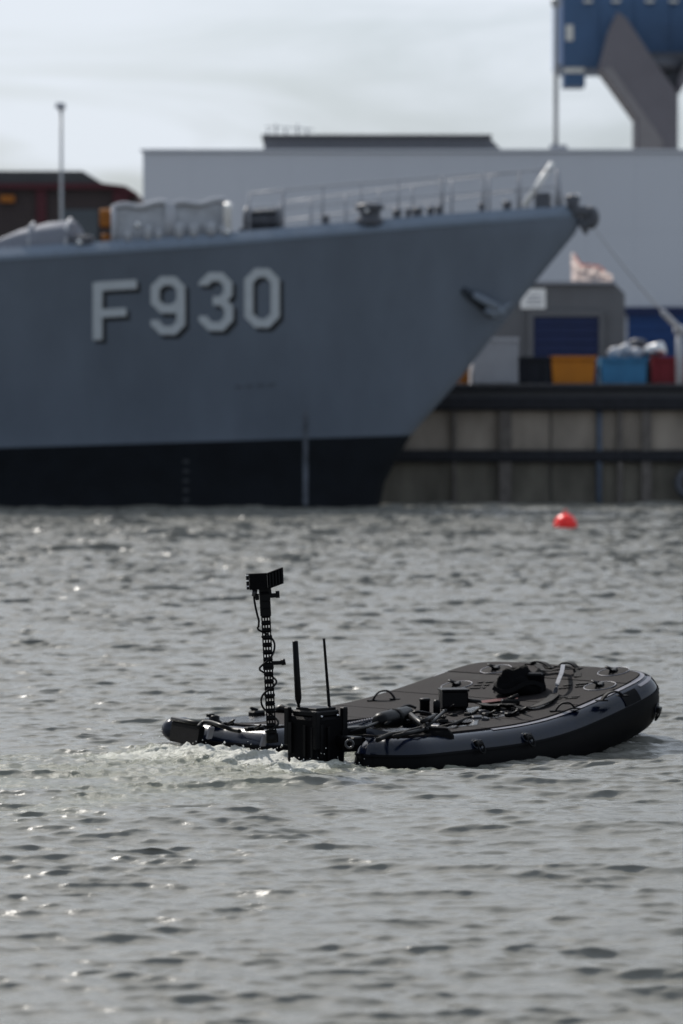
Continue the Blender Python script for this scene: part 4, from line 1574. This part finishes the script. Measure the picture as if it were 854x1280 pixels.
# printed marks on the deck: three dark rows, a faded red field
def decal(pa, pb, rows, m, rowh, gap, z=.0195):
    for k in range(rows):
        a_, b_ = dk(pa[0] + k * gap[0], pa[1] + k * gap[1], z - .003), dk(pb[0] + k * gap[0], pb[1] + k * gap[1], z - .003)
        d_ = b_ - a_; n_ = 6
        for i in range(n_):
            if n_ > 1 and (i * 7 + k * 3) % 5 == 4: continue
            s_, e_ = a_.lerp(b_, i / n_ + .012), a_.lerp(b_, (i + 1) / n_ - .012)
            side = Vector((-d_.y, d_.x, 0)).normalized()
            for q_ in (s_, e_): q_.z = rk(q_.x) + z
            bpart('deck_marking', MB().ribbon([s_, e_], rowh, .004, side), m)


decal((598, 853), (617, 852.5), 3, M['print_dark'], .06, (-5, 3.6))
decal((704, 857), (735, 854), 2, M['print_dark'], .06, (-6, 3.6))
decal((692, 874), (722, 872.5), 2, M['print_dark'], .035, (3, -1.8))
ra1, ra2 = dk(598, 877, .017), dk(646, 871, .017)
dm = ra2 - ra1
bpart('red_panel', MB().ribbon([Vector((q_.x, q_.y, rk(q_.x) + .0185)) for q_ in [ra1.lerp(ra2, i / 8) for i in range(9)]], .42, .003, Vector((-dm.y, dm.x, 0)).normalized()), M['red_fade'])

# film of water lying on the deck among the gear
m_wet = mat('wet_decking', (0.018, 0.017, 0.018), 0.16, var=0.3, vscale=9, bump=0.5, bscale=26, spec=0.5)
for cx_, cy_, ru_, rv_, sd_ in ((600, 897, .55, .10, 1), (655, 888, .40, .07, 2), (545, 908, .30, .08, 3), (585, 889, .22, .09, 4), (300, 899, .32, .30, 5), (330, 908, .2, .16, 6), (455, 909, .26, .12, 7)):
    c_ = dk(cx_, cy_, .017)
    if cx_ > 400:
        c_.y = max(c_.y, -BW / 2 + .175 + rv_ * .9)
    vs_ = [Vector((c_.x, c_.y, rk(c_.x) + .0185))]
    nn_ = 28
    for i in range(nn_):
        an_ = 2 * math.pi * i / nn_
        k_ = 1 + .45 * mnoise.noise(Vector((math.cos(an_) * 1.7, math.sin(an_) * 1.7, sd_ * 3.1)))
        x_, y_ = c_.x + ru_ * k_ * math.cos(an_), c_.y + rv_ * k_ * math.sin(an_)
        x_ = max(x_, .20); y_ = max(y_, -BW / 2 + .18)
        if x_ < ND + .2 and NV2 - .19 < y_ < NV1 + .19:
            y_ = NV1 + .19 if c_.y > -.3 else NV2 - .19
        vs_.append(Vector((x_, y_, rk(x_) + .0185)))
    bpart('wet_patch', MB().add(vs_, [(0, 1 + i, 1 + (i + 1) % nn_) for i in range(nn_)], True), m_wet)

# stern flap, hoses, cleats on the far quarter
a_ = dk(216, 903); b_ = dk(252, 910)
d_ = (b_ - a_)
rz_ = Matrix.Rotation(math.atan2(d_.y, d_.x), 3, 'Z')
bpart('stern_flap', MB().box(a_.lerp(b_, .5) + Vector((0, 0, -.07)), (d_.length, .05, .17), rot=rz_ @ Matrix.Rotation(R(-10), 3, 'X'), bev=.012), M['gear_matte'])
c_ = dk(213, 912, -.09)
bpart('tube_end', MB().lathe([(.02, -.06), (.06, -.045), (.09, 0), (.095, .06), (.095, .16), (.08, .2)], c_, 20, Matrix.Rotation(R(90), 3, 'Y')), M['navy'])
bpart('flap_hinge', MB().tube([a_ + Vector((0, 0, .03)), b_ + Vector((0, 0, .03))], .02, 8), M['gear'])
def hose(pts_px, r_, m=None, name='hose', parent=boat):
    """pts_px: (px, py, height)"""
    P_ = [dk(px, py, h_) for px, py, h_ in pts_px]
    # smooth
    Q_ = []
    for i in range(len(P_) - 1):
        p0, p1, p2, p3 = P_[max(i - 1, 0)], P_[i], P_[i + 1], P_[min(i + 2, len(P_) - 1)]
        for t_ in [k / 5 for k in range(5)]:
            Q_.append(0.5 * ((2 * p1) + (p2 - p0) * t_ + (2 * p0 - 5 * p1 + 4 * p2 - p3) * t_ ** 2 + (3 * p1 - p0 - 3 * p2 + p3) * t_ ** 3))
    Q_.append(P_[-1])
    return bpart(name, MB().tube(Q_, r_, 7), m or M['gear'], parent)


hose([(248, 909, .02), (254, 903, .05), (264, 903, .06), (276, 907, .05), (290, 912, .02), (300, 914, .015)], .018)
q_ = dk(268, 906, .0)
vb = bpart('valve', MB().lathe([(.06, 0), (.06, .03), (.045, .04), (.045, .07), (.02, .08)], q_, 12), M['gear'])
bpart('valve_lever', MB().tube([q_ + Vector((0, 0, .07)), up_at(q_, 258, 894)], [.022, .014], 6), M['gear'], vb)
q_ = dk(321, 897, 0)
cl_ = bpart('cleat', MB().box(q_ + Vector((0, 0, .03)), (.13, .09, .06), bev=.015), M['gear'])
bpart('cleat_horn', MB().tube([q_ + Vector((0, 0, .05)), up_at(q_, 313, 884)], [.030, .012], 6), M['gear'], cl_)
q_ = dk(352, 893, 0)
bpart('cleat', MB().tube([q_ + Vector((-.02, .1, .01)), q_ + Vector((0, 0, .05)), q_ + Vector((.05, -.12, .02))], [.03, .04, .012], 6), M['gear'])
for (px, py, sx_, sy_, sz_) in ((318, 911, .16, .06, .035), (285, 905, .10, .05, .03), (560, 886, .12, .07, .05), (618, 886, .1, .06, .05), (612, 893, .16, .05, .04), (640, 893, .13, .05, .035), (651, 889, .08, .05, .05)):
    bpart('deck_cleat', MB().box(dk(px, py, .03), (sx_, sy_, sz_), rot=Matrix.Rotation(random.uniform(-.6, .6), 3, 'Z'), bev=.01).tube([dk(px, py, .03), dk(px + 8, py - 5, .09)], [.016, .008], 5), M['gear'])
# steel bits on the far stern tube
for px, py in ((263, 916), (330, 925)):
    bpart('steel_tab', MB().box(dk(px, py, -.02), (.05, .02, .10), rot=Matrix.Rotation(R(20), 3, 'X')), M['trim'])

# propulsion box in the stern notch ------------------------------------
bx_u, bx_v = 0.10, -0.12
bc = dk(395, 921, 0); bc.z = -0.02
eb = bpart('drive_box', MB().box(Vector((bc.x, bc.y, -.02)), (.33, .33, .37), bev=.02), M['gear_matte'])
ztop = .165
bpart('box_lid', MB().box(Vector((bc.x, bc.y, ztop + .025)), (.26, .27, .05), bev=.012).box(Vector((bc.x + .0, bc.y, ztop + .058)), (.22, .23, .024), bev=.008), M['gear'], eb)
for sx_, sy_ in ((-1, -1), (-1, 1), (1, -1), (1, 1)):
    bpart('corner_post', MB().box(Vector((bc.x + sx_ * .155, bc.y + sy_ * .155, .085 - .02 * (sx_ * sy_ > 0))), (.05, .05, .30), bev=.008), M['gear'], eb)
for k in (0, 1, 3):
    o_x = bc.x - .12 + .08 * k
    bpart('box_rib', MB().box(Vector((o_x, bc.y - .172, -.02 - .02 * k)), (.03 - .004 * k, .022, .26)), M['gear'], eb)
    bpart('box_rib', MB().box(Vector((bc.x - .172, bc.y - .13 + .08 * k, -.03 + .01 * k)), (.022, .02 + .006 * k, .24)), M['gear'], eb)
for k in (1, 4):
    bpart('box_bolt', MB().lathe([(.012, 0), (.012, .012), (.006, .016)], Vector((bc.x - .15 + .06 * k, bc.y - .15, ztop)), 8), M['steel_ring'], eb)
# side arms of the box
bpart('mount_arm', MB().box(Vector((bc.x + .34, bc.y, .02)), (.36, .12, .07), bev=.01).box(Vector((bc.x + .1, bc.y - .26, -.02)), (.10, .22, .07), bev=.01), M['gear'], eb)

# antennas
def antenna(base_px, top_px, r0, r1, thick_to=None):
    d_ = BMI.to_3x3() @ ray(*base_px); o_ = BMI @ CAMLOC
    n_ = Vector((d_.x, d_.y, 0)).normalized()
    t_ = (bc - o_).dot(n_) / d_.dot(n_)
    p0 = o_ + d_ * t_
    p1 = up_at(p0, *top_px)
    return p0, p1


p0, p1 = antenna((374, 893), (369, 801), .02, .02)
ao = bpart('antenna', MB().tube([p0, p0.lerp(p1, .14), p0.lerp(p1, .15), p0.lerp(p1, .22), p0.lerp(p1, .99), p1], [.012, .012, .016, .027, .023, .015], 10), M['gear'])
bpart('antenna_base', MB().lathe([(.035, -.05), (.035, .01), (.018, .03)], p0, 10), M['gear'], ao)
p0, p1 = antenna((412, 888), (405, 798), .012, .01)
ao = bpart('antenna', MB().tube([p0, p0.lerp(p1, .05), p0.lerp(p1, .98), p1], [.014, .013, .010, .013], 8), M['gear'])
bpart('antenna_base', MB().lathe([(.03, -.05), (.03, .015), (.016, .03)], p0, 10), M['gear'], ao)

# lattice mast -----------------------------------------------------------
mb0 = dk(340, 925, 0)
mt = up_at(mb0, 331, 742)
ax = (mt - mb0); ML = ax.length; axn = ax.normalized()
fx = Vector((0.73, -0.68, 0)); fx = (fx - axn * fx.dot(axn)).normalized()   # faces the camera side
fy = axn.cross(fx).normalized()
# rotate so one face is square to the camera
vd = (BMI @ CAMLOC - mb0); vd = (vd - axn * vd.dot(axn)).normalized()
fy = vd; fx = axn.cross(fy).normalized()
mast = bpart('mast', MB().tube([mb0 - axn * .02, mb0 + axn * .05], .05, 8), M['gear'])
hw_ = .031
def MP(a_, b_, t_): return mb0 + axn * t_ + fx * (a_ if t_ < ML * 1.01 else a_ * .92) + fy * b_
for sx_ in (-1, 1):
    for sy_ in (-1, 1):
        bpart('mast_rail', MB().tube([MP(sx_ * hw_, sy_ * hw_, 0), MP(sx_ * hw_, sy_ * hw_, ML)], .0075, 4, smooth=False), M['gear'], mast)
for sy_ in (-1, 1):
    for a_ in (-.0105, .0105):
        bpart('mast_strip', MB().tube([MP(a_, sy_ * hw_, 0), MP(a_, sy_ * hw_, ML)], .0085, 4, smooth=False), M['gear'], mast)
nr_ = 20
for k in range(nr_ + 1):
    t_ = ML * k / nr_
    mbk = MB()
    for sy_ in (-1, 1):
        mbk.tube([MP(-hw_, sy_ * hw_, t_), MP(hw_, sy_ * hw_, t_)], .017, 4, smooth=False)
        mbk.tube([MP(sy_ * hw_, -hw_, t_), MP(sy_ * hw_, hw_, t_)], .009, 4, smooth=False)
    bpart('mast_rung', mbk, M['gear'], mast)
def sleeve(t0, t1):
    c_ = MP(0, 0, (t0 + t1) / 2)
    rot = Matrix((fx, fy, axn)).transposed()
    bpart('mast_sleeve', MB().box(c_, (.084, .084, t1 - t0), rot=rot, bev=.006), M['gear'], mast)
sleeve(ML * .845, ML * 1.0)
sleeve(ML * .48, ML * .53)
sleeve(0, ML * .07)
sleeve(ML * .70, ML * .715)
sleeve(ML * .30, ML * .315)
rotm = Matrix((fx, fy, axn)).transposed()
c_ = MP(.075, 0, ML * .525)
bpart('mast_clamp', MB().box(c_, (.09, .05, .03), rot=rotm, bev=.006).tube([MP(.10, 0, ML * .525), MP(.135, 0, ML * .53)], .024, 8), M['gear'], mast)
c_ = MP(.07, 0, ML * .985)
bpart('mast_clamp', MB().box(c_, (.09, .05, .035), rot=rotm, bev=.006).tube([MP(.085, .0, ML * .99), MP(.115, 0, ML * .99)], .028, 8).box(MP(-.06, 0, ML * .98), (.03, .05, .05), rot=rotm, bev=.006), M['gear'], mast)
# coiled cable
cab = []
for i in range(120):
    t_ = ML * (.78 - .72 * i / 119)
    ph = i / 119 * 2 * math.pi * 2.9 + 2.6 + .7 * math.sin(i * .11)
    rr_ = .048 + .022 * abs(math.sin(ph * .5 + .4)) 
    cab.append(MP(rr_ * math.cos(ph), rr_ * math.sin(ph), t_))
hd = MP(-.085, 0, ML * 1.0)
cab0 = [MP(-.082, .0, ML * 1.0), MP(-.084, 0, ML * .965), MP(-.076, 0, ML * .91), MP(-.066, .01, ML * .86), MP(-.055, .03, ML * .82)]
bpart('mast_cable', MB().tube(cab0 + cab, .0085, 6), M['gear'], mast)
bpart('cable_gland', MB().tube([MP(-.082, 0, ML * 1.03), MP(-.082, 0, ML * .985)], .02, 8), M['gear_grey'], mast)
# sensor head: two flat radomes joined in a shallow V
HH = .125
z0 = ML * 1.0 + .035
def prismV(pts2, z0_, z1_, lift=None):
    vs_ = [MP(a_, b_, z0_ + (lift[i] if lift else 0)) for i, (a_, b_) in enumerate(pts2)] + [MP(a_, b_, z1_ + (lift[i] if lift else 0)) for i, (a_, b_) in enumerate(pts2)]
    n_ = len(pts2)
    return MB().add(vs_, [tuple(range(n_)), tuple(range(2 * n_ - 1, n_ - 1, -1))] + [(i, i + n_, (i + 1) % n_ + n_, (i + 1) % n_) for i in range(n_)])
sh_ = bpart('sensor_head', prismV([(-.125, .035), (.028, .060), (.028, -.02), (-.125, -.03)], z0, z0 + HH), M['gear_matte'], mast)
bpart('sensor_panel', prismV([(.0285, .060), (.165, -.06), (.150, -.10), (.0285, -.02)], z0 + .0, z0 + HH, [0, .034, .034, 0]), M['gear_matte'], mast)
for k in range(5):
    f_ = (k + .6) / 5.2
    a_, b_ = .0285 + (.165 - .0285) * f_, .060 + (-.06 - .060) * f_
    bpart('cooling_fin', prismV([(a_, b_ + .012), (a_ + .012, b_ + .004), (a_ + .008, b_ - .01), (a_ - .004, b_ - .004)], z0 + .012, z0 + HH - .012, [.034 * f_] * 4), M['gear'], mast)
bpart('side_frame', prismV([(-.150, .030), (-.126, .036), (-.126, -.025), (-.150, -.02)], z0 + .004, z0 + HH + .002), M['gear'], mast)
for k in range(3):
    bpart('side_clip', prismV([(-.153, .034), (-.130, .041), (-.130, .0), (-.153, .0)], z0 + .025 + k * .043, z0 + .034 + k * .043), M['white'] if k else M['steel_ring'], mast)
bpart('head_bracket', prismV([(-.045, .03), (.055, .03), (.055, -.03), (-.045, -.03)], z0 - .04, z0 + .01), M['gear'], mast)

# equipment cluster amidships --------------------------------------------
q_ = dk(567, 889, 0)
rz = Matrix.Rotation(R(-46 + 8), 3, 'Z')
top_ = up_at(q_, 567, 866)
hgt = (top_ - q_).z
eq = bpart('equipment_case', MB().box(q_ + Vector((0, 0, hgt - .05)), (.22, .20, .14), rot=rz, bev=.012).box(q_ + Vector((0, 0, hgt + .026)), (.235, .215, .02), rot=rz, bev=.006), M['gear'])
for sx_ in (-1, 1):
    for sy_ in (-1, 1):
        bpart('case_leg', MB().tube([q_ + rz @ Vector((sx_ * .085, sy_ * .08, 0)), q_ + rz @ Vector((sx_ * .085, sy_ * .08, hgt - .1))], .012, 6), M['gear'], eq)
bpart('case_arm', MB().tube([q_ + Vector((.05, -.08, hgt - .06)), dk(600, 877, .06), dk(604, 884, .02)], [.045, .035, .015], 6, flat=(1, .5)), M['gear'], eq)
q_ = dk(531, 896, 0)
bpart('canister', MB().lathe([(.042, 0), (.042, .13), (.046, .135), (.046, .15), (.035, .155)], q_, 14), M['gear'])
q_ = dk(546, 896, 0)
bpart('canister', MB().lathe([(.030, 0), (.030, .12), (.02, .14)], q_, 12), M['gear'])
# dark roll lying inboard
a_, b_ = dk(472, 903, .05), dk(512, 893, .05)
ro = bpart('rolled_cover', MB().tube([a_, a_.lerp(b_, .1), a_.lerp(b_, .5), a_.lerp(b_, .9), b_], [.05, .075, .08, .075, .05], 12), M['gear'])
bpart('roll_strap', MB().tube([a_.lerp(b_, .45), a_.lerp(b_, .55)], .084, 12), M['web'], ro)
# hinged arms
for (A, B_, r_) in (((508, 884, .06), (533, 906, .05), .028), ((556, 883, .10), (532, 906, .05), .014), ((506, 884, .06), (482, 902, .04), .016), ((532, 906, .05), (492, 917, .03), .018), ((544, 889, .08), (528, 898, .12), .02)):
    a_, b_ = dk(A[0], A[1] + 6, A[2]), dk(B_[0], B_[1] + 4, B_[2])
    bpart('hinged_arm', MB().tube([a_, b_], r_, 8), M['gear'])
    bpart('arm_joint', MB().lathe([(r_ * 1.3, -r_), (r_ * 1.5, 0), (r_ * 1.3, r_)], a_, 8), M['gear'])
# steel shackles
for px, py in ((474, 901), (484, 899), (437, 930)):
    c_ = dk(px, py, .05)
    bpart('shackle', MB().tube([c_ + Vector((.030 * math.cos(a_) * .73, -.030 * math.cos(a_) * .68, .030 * math.sin(a_))) for a_ in [i * math.pi / 6 for i in range(12)]], .009, 6, closed=True), M['steel_ring'] if px > 440 else M['gear_grey'])
# lacing rail on the inner edge of the far hull
l0, l1 = dk(433, 906, -.0), dk(476, 897, -.0)
lr = bpart('lacing_rail', MB().tube([l0, l1], .008, 6), M['gear_grey'])
for k in range(14):
    c_ = l0.lerp(l1, (k + .5) / 14)
    bpart('lace', MB().box(c_ + Vector((0, 0, .002)), (.018, .02, .022), rot=Matrix.Rotation(R(35), 3, 'Y')), M['trim'], lr)
# pouch on the near tube
q_ = dk(528, 916, 0) + Vector((-.04, -.17, -.05))
pm_ = MB()
bmx = bmesh.new(); bmesh.ops.create_cube(bmx, size=1); bmesh.ops.subdivide_edges(bmx, edges=bmx.edges[:], cuts=4, use_grid_fill=True)
rzz = Matrix.Rotation(R(-40), 3, 'Z')
for v in bmx.verts:
    c = v.co.copy()
    k_ = (1 + .16 * mnoise.noise(c * 5)) * (1.12 - 1.1 * c.z * c.z) * (1.1 - .7 * (c.x * c.x if abs(c.y) > .45 else 0))
    v.co = rzz @ Vector((c.x * .24 * k_, c.y * .19 * k_, c.z * .22))
bmx.verts.index_update()
pm_.add([v.co + q_ + Vector((0, 0, -.02)) for v in bmx.verts], [tuple(v.index for v in f.verts) for f in bmx.faces], True); bmx.free()
po = bpart('pouch', pm_, M['gear_matte'])
bpart('pouch_flap', MB().box(q_ + Vector((0, 0, .098)), (.20, .15, .03), rot=rzz @ Matrix.Rotation(R(4), 3, 'Y'), bev=.012), M['gear_matte'], po)
# loops of line over the near tube, stern end
hose([(497, 922, .02), (508, 915, .05), (522, 911, .05), (532, 908, .03)], .016, M['web'])
hose([(472, 925, .01), (486, 919, .02), (500, 917, .02), (516, 914, .02)], .02, M['web'])
hose([(548, 909, .02), (566, 905, .05), (580, 899, .02), (592, 896, .03), (606, 895, .01)], .012, M['web'])
hose([(590, 893, .02), (604, 884, .05), (622, 882, .04), (640, 884, .02)], .014, M['web'])
hose([(505, 897, .02), (520, 890, .09), (536, 892, .05), (556, 897, .03)], .013)
hose([(484, 896, .03), (497, 887, .10), (510, 882, .12), (520, 885, .10)], .012)
hose([(436, 915, .02), (455, 910, .04), (474, 903, .05)], .014)
random.seed(5)
for k in range(26):
    px, py = random.uniform(500, 655), 0
    py = float(np.interp(px, [500, 655], [905, 889])) + random.uniform(-5, 6)
    c_ = dk(px, py, .02)
    sz_ = random.uniform(.02, .05)
    bpart('deck_fitting', MB().box(c_, (sz_ * random.uniform(.8, 2.2), sz_, sz_ * random.uniform(.5, 1.2)), rot=Matrix.Rotation(random.uniform(0, 3), 3, 'Z') @ Matrix.Rotation(random.uniform(-.3, .3), 3, 'X'), bev=.006), M['gear'] if k % 5 else M['gear_grey'])

# black straps lying across the deck + the pale lashing strap
def strap(pts_px, wdt, m, name, h0=.022):
    P_ = [dk(px, py, h_ + .02) for px, py, h_ in pts_px]
    Q_ = []
    for i in range(len(P_) - 1):
        p0, p1, p2, p3 = P_[max(i - 1, 0)], P_[i], P_[i + 1], P_[min(i + 2, len(P_) - 1)]
        for t_ in [k / 6 for k in range(6)]:
            Q_.append(0.5 * ((2 * p1) + (p2 - p0) * t_ + (2 * p0 - 5 * p1 + 4 * p2 - p3) * t_ ** 2 + (3 * p1 - p0 - 3 * p2 + p3) * t_ ** 3))
    Q_.append(P_[-1])
    return bpart(name, MB().ribbon(Q_, wdt, .008), m)


strap([(704, 831, .09), (702, 841, .12), (697, 854, .09), (694, 866, .01)], .036, M['web_pale'], 'lashing_strap')
strap([(694, 868, .01), (684, 876, .03), (668, 883, .02), (652, 885, .01), (640, 882, .03)], .075, M['web'], 'lashing_strap')
strap([(640, 881, .05), (628, 880, .03), (614, 882, .06), (600, 879, .03)], .08, M['web'], 'lashing_strap')
q_ = dk(638, 882, .02)
bpart('ratchet_buckle', MB().box(q_ + Vector((0, 0, .03)), (.15, .09, .05), rot=Matrix.Rotation(R(-40), 3, 'Z'), bev=.012).tube([q_ + Vector((-.03, .03, .04)), q_ + Vector((.05, -.05, .09))], .018, 6), M['gear'])
strap([(672, 831, .04), (680, 838, .03), (694, 838, .02), (708, 836, .05), (720, 838, .02), (722, 846, .0)], .06, M['web'], 'lashing_strap')

# ------------------------------------------------------------------ black bag on the deck (a thing of its own)
bgp = dk(650, 866, .018)
bag_w = BM @ bgp
bag = bpy.data.objects.new('bag', None)
C.objects.link(bag)
bag.matrix_world = Matrix.Translation(bag_w) @ BM.to_3x3().to_4x4()
tag(bag, 'crumpled black soft bag lying on the deck of the inflatable boat', 'bag')
bmx = bmesh.new(); bmesh.ops.create_uvsphere(bmx, u_segments=36, v_segments=20, radius=1)
rzz = Matrix.Rotation(R(-46), 3, 'Z')
for v in bmx.verts:
    c = v.co.copy()
    sx_, sy_, sz_ = [math.copysign(abs(k) ** .7, k) for k in c]
    top = 1.0 if sx_ > -.45 else .55 + .45 * max(0, (sx_ + 1) / .55)
    z_ = max(0, sz_) * .215 * top - .0
    if sz_ > .3: z_ += .05 * mnoise.noise(Vector((c.x * 3.1, c.y * 3, 5))) - .05 * math.exp(-((sx_ - .45) / .14) ** 2)
    n_ = mnoise.fractal(c * 3.2, .9, 2.1, 4)
    v.co = rzz @ Vector((sx_ * .215 * (1 + .12 * n_), sy_ * .14 * (1 + .12 * n_), max(0, z_ * (1 + .2 * n_))))
bmx.verts.index_update()
bb = MB().add([v.co.copy() for v in bmx.verts], [tuple(v.index for v in f.verts) for f in bmx.faces], True); bmx.free()
bpart('bag_body', bb, M['gear_matte'], bag)
bpart('bag_strap', MB().ribbon([rzz @ Vector((.215 * t_ - .02, -.155 + .02 * abs(t_), .06 + .04 * math.sin(t_ * 3))) for t_ in [-1 + .2 * i for i in range(11)]], .035, .01, Vector((0, 0, 1))), M['web'], bag)
bpart('bag_pocket', MB().box(rzz @ Vector((.12, -.10, .13)), (.13, .05, .10), rot=rzz @ Matrix.Rotation(R(20), 3, 'X'), bev=.02), M['gear'], bag)
